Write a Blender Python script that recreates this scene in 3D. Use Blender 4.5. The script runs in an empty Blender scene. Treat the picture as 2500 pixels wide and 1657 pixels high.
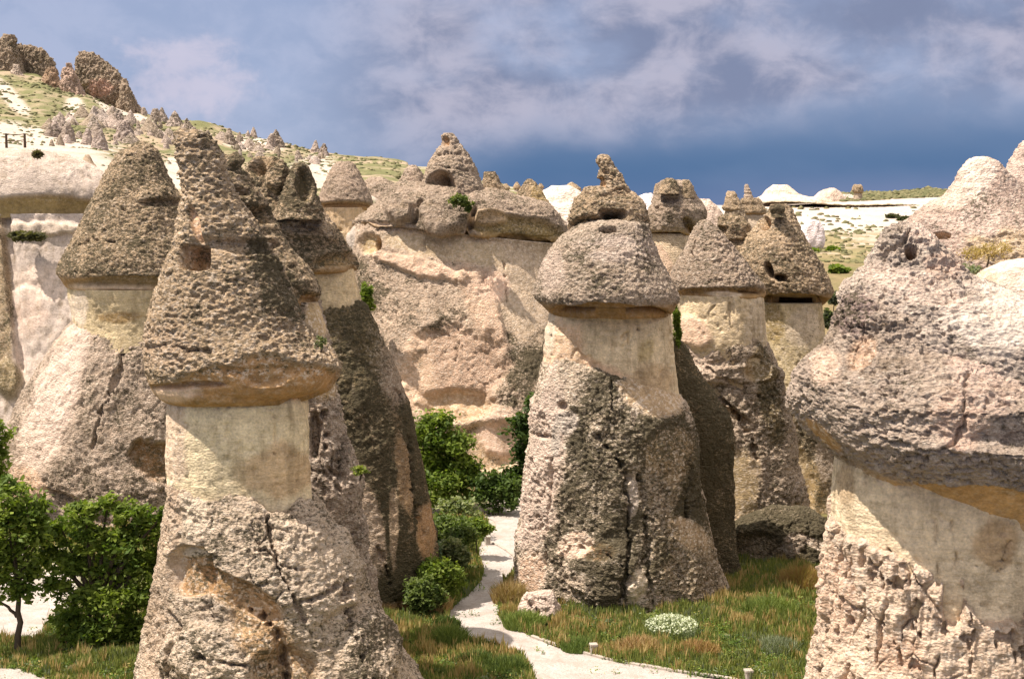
import bpy, math, random
import numpy as np
from mathutils import Vector
random.seed(7)
C = bpy.context.scene.collection
sc = bpy.context.scene
# ------------------------------------------------------------------ camera
CAMH = 18.0; FPX = 3472.0; PITCH = math.radians(5.07); PW, PH = 2500.0, 1657.0
cam_d = bpy.data.cameras.new('camera'); cam = bpy.data.objects.new('camera', cam_d); C.objects.link(cam)
cam.location = (0, 0, CAMH); cam.rotation_euler = (math.radians(90) - PITCH, 0, 0)
cam_d.sensor_width = 36.0; cam_d.lens = 36.0 * FPX / PW; cam_d.clip_start = 0.5; cam_d.clip_end = 20000
sc.camera = cam
# ------------------------------------------------------------------ sun, sky, exposure
SUN_EL = math.radians(62); SUN_B = math.radians(17)       # sun on the left, a little on the camera's side
sx, sy, sz = -math.cos(SUN_EL)*math.cos(SUN_B), -math.cos(SUN_EL)*math.sin(SUN_B), math.sin(SUN_EL)
sd = bpy.data.lights.new('sun', 'SUN'); sd.energy = 4.9; sd.angle = math.radians(0.5); sd.color = (1.0, 0.89, 0.765)
sun = bpy.data.objects.new('sun', sd); C.objects.link(sun); sun.location = (-60, -20, 120)
sun.rotation_euler = Vector((sx, sy, sz)).to_track_quat('Z', 'Y').to_euler()
sc.view_settings.view_transform = 'Standard'; sc.view_settings.look = 'None'
sc.view_settings.exposure = 0.74; sc.view_settings.gamma = 1.0; sc.view_settings.use_curve_mapping = False

def build_world():
    w = bpy.data.worlds.new('World'); sc.world = w; w.use_nodes = True
    nt = w.node_tree; nt.nodes.clear()
    N = lambda t: nt.nodes.new(t)
    L = nt.links.new
    out = N('ShaderNodeOutputWorld'); bg = N('ShaderNodeBackground'); L(bg.outputs[0], out.inputs[0])
    sky = N('ShaderNodeTexSky'); sky.sky_type = 'NISHITA'; sky.sun_disc = False
    sky.sun_elevation = SUN_EL; sky.sun_rotation = math.atan2(sx, sy) % (2*math.pi)
    sky.air_density = 1.0; sky.dust_density = 0.6; sky.ozone_density = 2.0
    bg.inputs['Strength'].default_value = 0.12
    tc = N('ShaderNodeTexCoord')
    sep = N('ShaderNodeSeparateXYZ'); L(tc.outputs['Generated'], sep.inputs[0])
    def M(op, a, b=None, c=None, clamp=False):
        m = N('ShaderNodeMath'); m.operation = op; m.use_clamp = clamp
        for i, v in enumerate((a, b, c)):
            if v is None: continue
            if isinstance(v, (int, float)): m.inputs[i].default_value = v
            else: L(v, m.inputs[i])
        return m.outputs[0]
    az = M('ARCTAN2', sep.outputs[0], sep.outputs[1])          # 0 ahead, + to the right
    el = M('ARCSINE', sep.outputs[2])
    def noise(scale, detail, sxyz, loc=(0,0,0), dist=0.0, rough=0.55):
        mp = N('ShaderNodeMapping'); mp.inputs['Scale'].default_value = sxyz; mp.inputs['Location'].default_value = loc
        L(tc.outputs['Generated'], mp.inputs[0])
        n = N('ShaderNodeTexNoise'); n.inputs['Scale'].default_value = scale; n.inputs['Detail'].default_value = detail
        n.inputs['Distortion'].default_value = dist; n.inputs['Roughness'].default_value = rough
        L(mp.outputs[0], n.inputs['Vector']); return n.outputs['Fac']
    def rng(v, a, b, c=0.0, d=1.0, smooth=True):
        r = N('ShaderNodeMapRange'); r.interpolation_type = 'SMOOTHSTEP' if smooth else 'LINEAR'
        r.inputs[1].default_value = a; r.inputs[2].default_value = b; r.inputs[3].default_value = c; r.inputs[4].default_value = d
        L(v, r.inputs[0]); return r.outputs[0]
    def mix(f, a, b, mode='MIX'):
        m = N('ShaderNodeMix'); m.data_type = 'RGBA'; m.blend_type = mode
        if isinstance(f, (int, float)): m.inputs[0].default_value = f
        else: L(f, m.inputs[0])
        for i, v in ((6, a), (7, b)):
            if isinstance(v, tuple): m.inputs[i].default_value = (*v, 1)
            else: L(v, m.inputs[i])
        return m.outputs[2]
    K = 1/0.12                                                  # colours below are radiances, the Background scales by 0.12
    def c(r, g, b): return (r*K, g*K, b*K)
    blue = mix(0.92, sky.outputs[0], c(0.225, 0.272, 0.405))     # hazy blue between the clouds
    n_big = noise(4.2, 4, (1.0, 1.0, 1.7), (0.35, 0.2, 0.75), 0.15)
    n_mid = noise(13, 5, (1.0, 1.0, 1.6), (1.3, 0, 0.4), 0.2)
    # far storm bank: deep slate blue, low, in front and to the right
    lowness = rng(M('ADD', el, M('MULTIPLY', M('SUBTRACT', n_big, 0.5), 0.10)), 0.025, 0.105, 1.0, 0.0)
    rightness = rng(az, -0.20, 0.02)
    storm = M('MULTIPLY', M('MULTIPLY', lowness, rightness), rng(n_big, 0.25, 0.55, 0.85, 1.0), clamp=True)
    col = mix(storm, blue, c(0.054, 0.106, 0.205))
    # pale violet glow right on the horizon, right side
    hz = M('MULTIPLY', rng(el, 0.0, 0.035, 1.0, 0.0), rng(az, 0.04, 0.30, 0.2, 0.85), clamp=True)
    col = mix(hz, col, c(0.145, 0.165, 0.275))
    # cloud sheets: lavender, soft, broken
    up = rng(M('ADD', el, M('MULTIPLY', M('SUBTRACT', n_big, 0.5), 0.12)), 0.03, 0.085, 0.0, 1.0)
    f1 = M('ADD', M('MULTIPLY', n_big, 0.62), M('MULTIPLY', n_mid, 0.42))
    cover = M('MULTIPLY', rng(f1, 0.26, 0.56), M('MULTIPLY', up, rng(az, -0.16, -0.04, 0.30, 1.0)), clamp=True)
    n_sh = noise(11, 5, (1.0, 1.0, 1.9), (2.1, 1.0, 1.9), 0.25, 0.5)
    ccol = mix(rng(M('ADD', M('MULTIPLY', n_sh, 0.55), M('MULTIPLY', noise(26, 6, (1, 1, 1.5), (.7, .3, .2), 0.3, 0.6), 0.45)), 0.40, 0.60), c(0.135, 0.160, 0.245), c(0.290, 0.287, 0.362))
    col = mix(cover, col, ccol)
    high = M('MULTIPLY', rng(el, 0.26, 0.60), rng(f1, 0.30, 0.50), clamp=True)  # warm bright overhead cloud, out of view, added as fill for shaded rock
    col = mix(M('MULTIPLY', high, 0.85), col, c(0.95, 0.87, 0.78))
    # one small bright cumulus on the left above the hill
    d2 = M('ADD', M('POWER', M('DIVIDE', M('ADD', az, 0.232), 0.036), 2.0), M('POWER', M('DIVIDE', M('SUBTRACT', el, 0.093), 0.026), 2.0))
    wob = M('ADD', d2, M('MULTIPLY', M('SUBTRACT', n_mid, 0.5), 9.0))
    wob = M('ADD', wob, M('MULTIPLY', M('SUBTRACT', noise(34, 5, (1, 1, 1.3), (.4, .1, .9), 0.3, 0.6), 0.5), 6.0))
    col = mix(M('MULTIPLY', rng(wob, -0.6, 1.9, 1.0, 0.0), 0.75), col, c(0.39, 0.37, 0.45))
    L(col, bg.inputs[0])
build_world()
# ------------------------------------------------------------------ noise in numpy
_r = np.random.RandomState(11)
PERM = np.concatenate([_r.permutation(256)]*2).astype(np.int32)
VAL = _r.uniform(-1, 1, 256); JX, JY, JZ = _r.rand(256), _r.rand(256), _r.rand(256)
def _h(ix, iy, iz): return PERM[(PERM[(PERM[ix & 255] + iy) & 255] + iz) & 255]
def vn(P, seed=0):
    P = P + seed*17.31; I = np.floor(P).astype(np.int32); f = P - I; u = f*f*(3-2*f)
    x, y, z = I[:, 0], I[:, 1], I[:, 2]; out = 0
    ux, uy, uz = u[:, 0], u[:, 1], u[:, 2]
    for dx in (0, 1):
        hx = PERM[(x+dx) & 255]; wx = ux if dx else 1-ux
        for dy in (0, 1):
            hy = PERM[(hx+y+dy) & 255]; wy = wx*(uy if dy else 1-uy)
            for dz in (0, 1):
                out = out + wy*(uz if dz else 1-uz)*VAL[PERM[(hy+z+dz) & 255]]
    return out
def fbm(P, sc_=1.0, oct=4, seed=0, gain=0.5):
    if np.isscalar(sc_): sc_ = (sc_,)*3
    Q = P/np.array(sc_); a, s, t = 1.0, 0.0, 0.0
    for o in range(oct):
        s = s + a*vn(Q, seed+o*3.7); t += a; a *= gain; Q = Q*2.03
    return s/t
def worley(P, sc_, seed=0):
    if np.isscalar(sc_): sc_ = (sc_,)*3
    Q = P/np.array(sc_) + seed*9.17; I = np.floor(Q).astype(np.int32); f = Q - I
    F1 = np.full(len(P), 9.0); F2 = F1.copy()
    for dx in (-1, 0, 1):
        for dy in (-1, 0, 1):
            for dz in (-1, 0, 1):
                h = _h(I[:, 0]+dx, I[:, 1]+dy, I[:, 2]+dz)
                d = (dx+JX[h]-f[:, 0])**2 + (dy+JY[h]-f[:, 1])**2 + (dz+JZ[h]-f[:, 2])**2
                F2 = np.minimum(F2, np.maximum(F1, d)); F1 = np.minimum(F1, d)
    return np.sqrt(F1), np.sqrt(F2)
def sstep(a, b, x):
    t = np.clip((x-a)/(b-a), 0, 1); return t*t*(3-2*t)
# ------------------------------------------------------------------ projection
CP, SP = math.cos(PITCH), math.sin(PITCH)
def zof(py, D):
    v = (py - PH/2)/FPX; return CAMH + D*(-SP - v*CP)/(CP - v*SP)
def xof(px, py, D):
    v = (py - PH/2)/FPX; return D*((px - PW/2)/FPX)/(CP - v*SP)
def at(px, py, D): return Vector((xof(px, py, D), D, zof(py, D)))
def project(P):
    x, y, z = P[:, 0], P[:, 1], P[:, 2]-CAMH
    fw = y*CP - z*SP; up = y*SP + z*CP; fw = np.maximum(fw, 0.1)
    return PW/2 + FPX*x/fw, PH/2 - FPX*up/fw
def on_plane(px, py, z=0.0):
    v = (py - PH/2)/FPX; D = (z-CAMH)*(CP - v*SP)/(-SP - v*CP); return at(px, py, D)
# ------------------------------------------------------------------ object helpers
def empty(name, loc, label, cat, group=None):
    o = bpy.data.objects.new(name, None); C.objects.link(o); o.location = loc; o.empty_display_size = 0.5
    o['label'] = label; o['category'] = cat
    if group: o['group'] = group
    return o
def tag(o, label=None, cat=None, group=None, kind=None):
    if label: o['label'] = label
    if cat: o['category'] = cat
    if group: o['group'] = group
    if kind: o['kind'] = kind
    return o
def mesh_obj(name, V, F, mat, parent=None, loc=None, attrs=None, smooth=True):
    """V (n,3) world coordinates, F (m,3|4) or list of polygons; parent keeps them in place"""
    base = np.array(parent.location if parent is not None else (loc if loc is not None else (0, 0, 0)))
    V = np.asarray(V, dtype=np.float64) - base
    me = bpy.data.meshes.new(name)
    if isinstance(F, np.ndarray):
        nf, k = F.shape
        me.vertices.add(len(V)); me.vertices.foreach_set('co', V.astype(np.float32).ravel())
        me.loops.add(nf*k); me.loops.foreach_set('vertex_index', F.astype(np.int32).ravel())
        me.polygons.add(nf); me.polygons.foreach_set('loop_start', (np.arange(nf)*k).astype(np.int32))
        me.polygons.foreach_set('loop_total', np.full(nf, k, dtype=np.int32))
        me.update(calc_edges=True)
    else:
        me.from_pydata([tuple(v) for v in V], [], F)
    if attrs:
        for an, av in attrs.items():
            a = me.color_attributes.new(an, 'FLOAT_COLOR', 'POINT')
            buf = np.ones((len(V), 4), dtype=np.float32); buf[:, :3] = av
            a.data.foreach_set('color', buf.ravel())
    if smooth: me.polygons.foreach_set('use_smooth', np.ones(len(me.polygons), dtype=bool))
    if mat: me.materials.append(mat)
    me.validate()
    o = bpy.data.objects.new(name, me); C.objects.link(o)
    if parent is not None: o.parent = parent
    elif loc is not None: o.location = loc
    return o
# ------------------------------------------------------------------ materials
class NB:
    def __init__(s, name, rough=0.95):
        s.m = bpy.data.materials.new(name); s.m.use_nodes = True; s.nt = s.m.node_tree
        s.b = s.nt.nodes['Principled BSDF']; s.b.inputs['Roughness'].default_value = rough
        s.b.inputs['Specular IOR Level'].default_value = 0.15
    def n(s, t): return s.nt.nodes.new(t)
    def l(s, a, b): s.nt.links.new(a, b)
    def math(s, op, a, b=None, clamp=False):
        m = s.n('ShaderNodeMath'); m.operation = op; m.use_clamp = clamp
        for i, v in enumerate((a, b)):
            if v is None: continue
            if isinstance(v, (int, float)): m.inputs[i].default_value = v
            else: s.l(v, m.inputs[i])
        return m.outputs[0]
    def pos(s, scale=(1, 1, 1)):
        g = s.n('ShaderNodeNewGeometry'); mp = s.n('ShaderNodeMapping'); mp.inputs['Scale'].default_value = scale
        s.l(g.outputs['Position'], mp.inputs[0]); return mp.outputs[0]
    def noise(s, vec, scale, detail=4, rough=0.55, dist=0.0):
        n = s.n('ShaderNodeTexNoise'); s.l(vec, n.inputs['Vector']); n.inputs['Scale'].default_value = scale
        n.inputs['Detail'].default_value = detail; n.inputs['Roughness'].default_value = rough; n.inputs['Distortion'].default_value = dist
        return n.outputs['Fac']
    def vor(s, vec, scale):
        n = s.n('ShaderNodeTexVoronoi'); s.l(vec, n.inputs['Vector']); n.inputs['Scale'].default_value = scale; return n.outputs['Distance']
    def rng(s, v, a, b, c=0.0, d=1.0):
        r = s.n('ShaderNodeMapRange'); r.inputs[1].default_value = a; r.inputs[2].default_value = b
        r.inputs[3].default_value = c; r.inputs[4].default_value = d; s.l(v, r.inputs[0]); return r.outputs[0]
    def mix(s, f, a, b, mode='MIX'):
        m = s.n('ShaderNodeMix'); m.data_type = 'RGBA'; m.blend_type = mode
        if isinstance(f, (int, float)): m.inputs[0].default_value = f
        else: s.l(f, m.inputs[0])
        for i, v in ((6, a), (7, b)):
            if isinstance(v, tuple): m.inputs[i].default_value = (*v, 1)
            else: s.l(v, m.inputs[i])
        return m.outputs[2]
    def attr(s, name):
        a = s.n('ShaderNodeAttribute'); a.attribute_name = name; return a
    def bump(s, h, strength, dist):
        b = s.n('ShaderNodeBump'); b.inputs['Distance'].default_value = dist
        if isinstance(strength, (int, float)): b.inputs['Strength'].default_value = strength
        else: s.l(strength, b.inputs['Strength'])
        s.l(h, b.inputs['Height']); s.l(b.outputs[0], s.b.inputs['Normal'])

def rock_material(name, far=1.0, streak=True):
    """colour from the 'tint' attribute; 'aux' r = dark lichen, g = pitting, b = pale crust"""
    k = NB(name); p = k.pos(); pv = k.pos((1, 1, 0.16))
    ax = k.n('ShaderNodeSeparateColor'); k.l(k.attr('aux').outputs['Color'], ax.inputs[0])
    col = k.attr('tint').outputs['Color']
    big = k.noise(p, 0.45/far, 4); mid = k.noise(p, 3.0/far, 5, 0.65); fine = k.noise(p, 13.0/far, 3, 0.6)
    v = k.math('ADD', k.math('MULTIPLY', big, 0.5), k.math('ADD', k.math('MULTIPLY', mid, 0.8), k.math('MULTIPLY', fine, 0.5)))
    val = k.rng(v, 0.62, 1.18, 0.50, 1.50)
    g = k.n('ShaderNodeCombineColor'); [k.l(val, g.inputs[i]) for i in range(3)]
    col = k.mix(1.0, col, g.outputs[0], 'MULTIPLY')
    if streak:
        st = k.rng(k.noise(pv, 2.2/far, 4, 0.6), 0.5, 0.72)
        col = k.mix(k.math('MULTIPLY', st, k.math('SUBTRACT', 0.55, k.math('MULTIPLY', ax.outputs[1], 0.45))), col, (0.23, 0.165, 0.085))
    # pale crust flecks
    pf = k.rng(k.noise(k.pos((1, 1, 1.4)), 5.0/far, 6, 0.78), 0.50, 0.62)
    col = k.mix(k.math('MULTIPLY', pf, k.math('MULTIPLY', ax.outputs[2], 1.15), True), col, (0.74, 0.635, 0.53))
    # rain stains: dark, tall and narrow, breaking up with height
    rs_ = k.math('MULTIPLY', k.rng(k.noise(k.pos((1, 1, 0.10)), 1.1/far, 5, 0.7, 0.3), 0.54, 0.66), k.rng(k.noise(p, 0.5/far, 3), 0.42, 0.60))
    col = k.mix(k.math('MULTIPLY', rs_, 0.50), col, (0.16, 0.115, 0.065))
    # faint bedding
    bd = k.rng(k.noise(k.pos((0.12, 0.12, 2.2)), 1.5/far, 5, 0.7), 0.52, 0.68)
    col = k.mix(k.math('MULTIPLY', bd, 0.22), col, (0.30, 0.20, 0.11))
    # rusty orange grains
    of = k.rng(k.noise(k.pos((1, 1, 1.7)), 4.1/far, 4, 0.7), 0.60, 0.74)
    col = k.mix(k.math('MULTIPLY', of, 0.35), col, (0.34, 0.19, 0.09))
    # dark lichen, patchy in two sizes
    l1 = k.noise(p, 0.7/far, 5, 0.62, 0.4); l2 = k.noise(k.pos((1, 1, 1.5)), 5.5/far, 5, 0.80)
    lf = k.math('ADD', k.math('MULTIPLY', l1, 0.36), k.math('MULTIPLY', l2, 0.81))
    lf = k.math('ADD', lf, k.math('MULTIPLY', k.math('SUBTRACT', ax.outputs[0], 0.5), 0.42))
    col = k.mix(k.math('MULTIPLY', k.rng(lf, 0.555, 0.635), 0.90), col, (0.080, 0.068, 0.040))
    k.l(col, k.b.inputs['Base Color'])
    h = k.math('ADD', k.math('MULTIPLY', k.noise(k.pos((1, 1, 1.5)), 6.0/far, 7, 0.72), 1.0), k.math('MULTIPLY', k.vor(k.pos((1, 1, 1.6)), 8.5/far), 0.45))
    k.bump(h, k.rng(ax.outputs[1], 0, 1, 0.16, 1.0), 0.20*far)
    return k.m
ROCK = rock_material('tuff_rock'); ROCKFAR = rock_material('distant_tuff_rock', far=2.6)
# albedo tints
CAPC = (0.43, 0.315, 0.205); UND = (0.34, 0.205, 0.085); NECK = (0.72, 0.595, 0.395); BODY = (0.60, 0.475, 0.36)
PINK = (0.64, 0.45, 0.32); PALE = (0.68, 0.56, 0.43); WHITE = (0.52, 0.445, 0.385); MAUVE = (0.43, 0.35, 0.315); OCHRE = (0.42, 0.28, 0.16)
DARK = (0.15, 0.125, 0.08)
# ------------------------------------------------------------------ lofted, sculpted rock
def loft(name, rows, D, parent, mat=None, k=0.85, sp=0.06, style='cap', tint=CAPC, lich=0.45, pit=1.0, crust=0.4,
         stamps=(), cracks=(), rill=0.14, amp=1.0, seed=0, big=0.25, close_top=True, und=UND, n_exp=2.0, knob=0.22):
    """rows top to bottom: (y, xl, xr[, s[, dy]]) or with tilted ends ((yl, yr), xl, xr[, s[, dy]]); s = smooth worn stone 0..1, dy = depth offset of ring (m)"""
    R = []
    for r in rows:
        y, xl, xr = r[:3]; s = r[3] if len(r) > 3 else 0.0; dy = r[4] if len(r) > 4 else 0.0
        yl, yr = y if isinstance(y, tuple) else (y, y)
        zl, zr = zof(yl, D), zof(yr, D); X0, X1 = xof(xl, yl, D), xof(xr, yr, D)
        w = max((X1-X0)/2, 0.02)
        R.append(((X0+X1)/2, w, (zl+zr)/2, (zr-zl)/(2*w), s, dy))
    R = np.array(R)
    seg = np.sqrt(np.diff(R[:, 0])**2 + np.diff(R[:, 1])**2 + np.diff(R[:, 2])**2) + 1e-6
    t = np.concatenate([[0], np.cumsum(seg)]); nv = max(int(t[-1]/sp), 8)
    tt = np.linspace(0, t[-1], nv); A = np.stack([np.interp(tt, t, R[:, j]) for j in range(R.shape[1])], 1)
    ker = np.array([1, 2, 3, 2, 1.0]); ker /= ker.sum()
    B = np.stack([np.convolve(np.pad(A[:, j], 2, mode='edge'), ker, 'valid') for j in range(A.shape[1])], 1)
    A = B
    wmax = R[:, 1].max(); nf = max(int(math.radians(210)*wmax*0.95/sp), 12); nb = max(nf//4, 6)
    th = np.concatenate([np.linspace(math.radians(-195), math.radians(15), nf, endpoint=False), np.linspace(math.radians(15), math.radians(165), nb, endpoint=False)])
    nu = len(th); ct, st = np.cos(th), np.sin(th)
    if n_exp != 2.0:
        rr = (np.abs(ct)**n_exp + np.abs(st)**n_exp)**(-1/n_exp); ct = ct*rr; st = st*rr
    cx, w, z, sl, s, dy = [A[:, j][:, None] for j in range(6)]
    X = cx + w*ct[None]; Y = D + dy + w*k*st[None]; Z = z + sl*w*ct[None]
    G = np.stack([X, Y, Z], 2); S = np.repeat(s, nu, 1).ravel()
    du = np.roll(G, -1, 1) - np.roll(G, 1, 1); dv = np.gradient(G, axis=0)
    Nn = np.cross(dv, du); Nn /= (np.linalg.norm(Nn, axis=2, keepdims=True) + 1e-9)
    ctr = np.stack([np.repeat(cx, nu, 1), np.repeat(D+dy, nu, 1), Z], 2)
    if ((G-ctr)*Nn).sum() < 0: Nn = -Nn
    P = G.reshape(-1, 3); Nn = Nn.reshape(-1, 3)
    px, py = project(P); front = (Nn*(np.array([0, 0, CAMH]) - P)).sum(1) > 0
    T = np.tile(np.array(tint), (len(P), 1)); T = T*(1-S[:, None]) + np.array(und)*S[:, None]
    aux = np.stack([np.full(len(P), lich)*(1-S), np.full(len(P), pit)*(1-S*0.85), np.full(len(P), crust)*(1-S*0.7)], 1)
    Q = P + seed*3.3
    en = fbm(Q, 0.9, 4, 5); disp = np.zeros(len(P)); Sm = S.copy()
    late = np.zeros(len(P))
    for sp_ in stamps:
        c0, c1, rx, ry = sp_['e']; ang = math.radians(sp_.get('a', 0)); ca, sa = math.cos(ang), math.sin(ang)
        dx, dyp = px-c0, py-c1; u = (dx*ca + dyp*sa)/rx; v = (-dx*sa + dyp*ca)/ry
        d = (np.abs(u)**sp_.get('n', 2) + np.abs(v)**sp_.get('n', 2))**(1/sp_.get('n', 2)) + en*sp_.get('rag', 0.25)
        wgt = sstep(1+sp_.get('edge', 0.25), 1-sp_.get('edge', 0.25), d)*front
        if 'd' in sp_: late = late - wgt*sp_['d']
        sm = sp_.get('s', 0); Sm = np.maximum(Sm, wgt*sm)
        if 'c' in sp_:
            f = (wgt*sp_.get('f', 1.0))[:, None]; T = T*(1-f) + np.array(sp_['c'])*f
        if 'l' in sp_: aux[:, 0] = aux[:, 0]*(1-wgt) + sp_['l']*wgt
        if 'p' in sp_: aux[:, 2] = aux[:, 2]*(1-wgt) + sp_['p']*wgt
        aux[:, 1] *= 1-0.8*wgt*sm
    for cr in cracks:
        pts, wd, dp = cr; en2 = fbm(Q, 0.35, 3, 91); wob = en*wd*2.6 + en2*wd*1.8; wd = wd*np.clip(0.85 + 1.3*fbm(Q, 0.8, 3, 93), 0.22, 1.6); best = np.full(len(P), 1e9)
        for (a, b) in zip(pts[:-1], pts[1:]):
            ax_, ay_ = a; bx_, by_ = b; vx, vy = bx_-ax_, by_-ay_; L2 = vx*vx+vy*vy+1e-9
            q = np.clip(((px-ax_)*vx + (py-ay_)*vy)/L2, 0, 1)
            best = np.minimum(best, np.hypot(px-ax_-q*vx + wob, py-ay_-q*vy + wob*0.6))
        late = late - front*dp*np.clip((wd*1.0-best)/(wd*0.8), 0, 1)
    rgh = (1-Sm)*(0.62 + 0.5*sstep(-0.25, 0.25, fbm(Q, (1.7, 1.7, 1.3), 3, 61)))
    disp += 0.50*big*fbm(Q, (2.6, 2.6, 3.2), 3, 1)*(0.45+0.55*rgh)
    if style == 'cap':
        F1, F2 = worley(Q + 0.12*np.stack([en]*3, 1), (knob*1.35, knob*1.35, knob*0.8), 1)
        G1, G2 = worley(Q, (knob*4.2, knob*4.2, knob*2.6), 2)
        rg = 1-np.abs(fbm(Q, (1.6, 1.6, 0.4), 3, 9))*2
        disp += amp*rgh*(0.62*knob*(0.75-F1*1.15) + 0.10*knob*(0.6-G1) + 0.03*rg + 0.065*fbm(Q, (0.45, 0.45, 0.28), 4, 3, 0.65))
        pits = fbm(Q, (0.55, 0.55, 0.30), 2, 14); disp -= amp*rgh*0.07*sstep(0.30, 0.55, pits)
        disp += (1-rgh)*0.05*fbm(Q, (1.2, 1.2, 0.5), 3, 6) + amp*rgh*0.06*fbm(Q, (0.16, 0.16, 0.10), 2, 23)
    elif style == 'neck':
        disp += amp*(0.06*fbm(Q, (0.9, 0.9, 3.5), 3, 3) + 0.03*fbm(Q, 0.3, 3, 4))
        vc = 1-np.abs(fbm(Q, (1.5, 1.5, 7.0), 3, 8)); disp -= amp*0.10*sstep(0.965, 0.995, vc)*sstep(0.0, 0.3, fbm(Q, 1.6, 2, 63)); disp -= amp*0.06*sstep(0.30, 0.5, fbm(Q, (0.22, 0.22, 0.30), 3, 65)) + amp*0.02*fbm(Q, (1.5, 1.5, 0.08), 3, 67)
    elif style == 'body':
        F1, F2 = worley(Q + 0.2*np.stack([en, -en, en], 1), (knob*1.4, knob*1.4, knob*1.1), 1)
        G1, G2 = worley(Q + 0.55*np.stack([en, -en, en], 1), (knob*7, knob*7, knob*9), 2)
        fl = 1-np.abs(fbm(Q, (1.1, 1.1, 4.0), 3, 9))*2
        gate = sstep(0.05, 0.35, fbm(Q, 2.2, 2, 17))
        disp += amp*rgh*(0.58*knob*(0.75-F1*1.15) + 0.22*knob*(0.7-G1) - 0.75*knob*gate*sstep(0.05, 0.0, G2-G1) + 0.07*fl + 0.17*fbm(Q, (0.8, 0.8, 1.0), 5, 3, 0.62))
        pits = fbm(Q, (0.45, 0.45, 0.35), 4, 14, 0.7); disp -= amp*rgh*0.13*sstep(0.22, 0.6, pits)
        disp += amp*rgh*0.07*fbm(Q, 0.16, 2, 23)
        disp += (1-rgh)*0.05*fbm(Q, 0.8, 3, 6)
    elif style == 'soft':
        q_ = max(rill/0.14, 1)**0.5; rl = 1-np.abs(fbm(Q, (1.9*q_, 1.9*q_, 9*q_), 4, 95, 0.6))
        disp += amp*(0.10*fbm(Q, 1.2, 4, 3) + 0.05*fbm(Q, (0.5, 0.5, 0.25), 3, 4) + rill*0.7*fbm(Q, (0.9, 0.9, 1.2), 5, 97, 0.65)) - rill*0.55*sstep(0.86, 1.0, rl)*sstep(-0.1, 0.3, fbm(Q, 4.0, 2, 99))
    elif style == 'crag':
        u = knob; rg = 1-np.abs(fbm(Q, (u*3.2, u*3.2, u*9), 4, 9))*2.2; F1, F2 = worley(Q + u*np.stack([en, -en, en], 1), (u*2.2, u*2.2, u*3.4), 2)
        disp += amp*u*(0.9*rg + 1.6*fbm(Q, (u*2.2, u*2.2, u*3.0), 5, 3, 0.65) + 0.9*(0.6-F1))
    elif style == 'grain':
        F1, F2 = worley(Q + 0.12*np.stack([en]*3, 1), (knob*1.3, knob*1.3, knob), 1); f2 = fbm(Q, (0.30, 0.30, 0.20), 4, 3, 0.7)
        disp += amp*rgh*(0.50*knob*(0.75-F1*1.15) + 0.15*f2 - 0.10*sstep(0.18, 0.45, fbm(Q, (0.16, 0.16, 0.10), 2, 14)) + 0.04*(1-np.abs(fbm(Q, (1.3, 1.3, 0.8), 3, 9))*2))
        disp += (1-rgh)*0.05*fbm(Q, (1.2, 1.2, 0.5), 3, 6)
    elif style == 'gnarl':       # wind-fretted pale tuff: upright blades, sockets, niches
        fl = 1-np.abs(fbm(Q, (0.42, 0.42, 1.5), 3, 9))*2
        G1, G2 = worley(Q + 0.4*np.stack([en, -en, en], 1), (0.75, 0.75, 1.3), 2)
        fl2 = 1-np.abs(fbm(Q, (0.17, 0.17, 0.7), 3, 19))*2; gt = sstep(0.0, 0.3, fbm(Q, 1.1, 2, 27))
        disp += amp*rgh*(0.13*fl + 0.07*fl2 + 0.34*fbm(Q, (0.9, 0.9, 1.2), 5, 3, 0.6) - 0.22*gt*sstep(0.06, 0.0, G2-G1) + 0.05*fbm(Q, (0.5, 0.5, 0.09), 3, 29))
        pits = fbm(Q, (0.22, 0.22, 0.42), 3, 14); disp -= amp*rgh*0.38*sstep(0.26, 0.42, pits)
        disp += (1-rgh)*0.05*fbm(Q, (0.9, 0.9, 3), 3, 6)
    tlocal = np.repeat(np.minimum(1.0, (A[:, 1]/0.6))[:, None], nu, 1).ravel()
    P = P + Nn*((disp*np.maximum(tlocal, 0.25) + late))[:, None]
    T = T*(1 + 0.10*fbm(Q, 2.5, 2, 21))[:, None]
    i = np.arange(nv-1)[:, None]*nu; j = np.arange(nu)[None]; j2 = (j+1) % nu
    F = np.stack([i+j, i+nu+j, i+nu+j2, i+j2], 2).reshape(-1, 4)
    # orientation outward
    a, b, c_ = P[F[:, 0]], P[F[:, 1]], P[F[:, 2]]
    cen = np.repeat(ctr.reshape(-1, 3)[F[:, 0]], 1, 0)
    nrm = np.cross(b-a, c_-a)
    if (nrm*(a-cen)).sum() < 0: F = F[:, ::-1]
    if close_top:
        V = np.vstack([P, P[:nu].mean(0)[None]]); T = np.vstack([T, T[:nu].mean(0)[None]]); aux = np.vstack([aux, aux[:1]])
        top = len(P); F2_ = np.stack([np.full(nu, top), np.arange(nu), (np.arange(nu)+1) % nu, (np.arange(nu)+1) % nu], 1)
        # triangles on top as list -> keep quads by appending degenerate-free tris separately
        o = mesh_mixed(name, V, F, F2_[:, :3], mat or ROCK, parent, {'tint': T, 'aux': aux})
    else:
        o = mesh_obj(name, P, F, mat or ROCK, parent, attrs={'tint': T, 'aux': aux})
    return o
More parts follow.
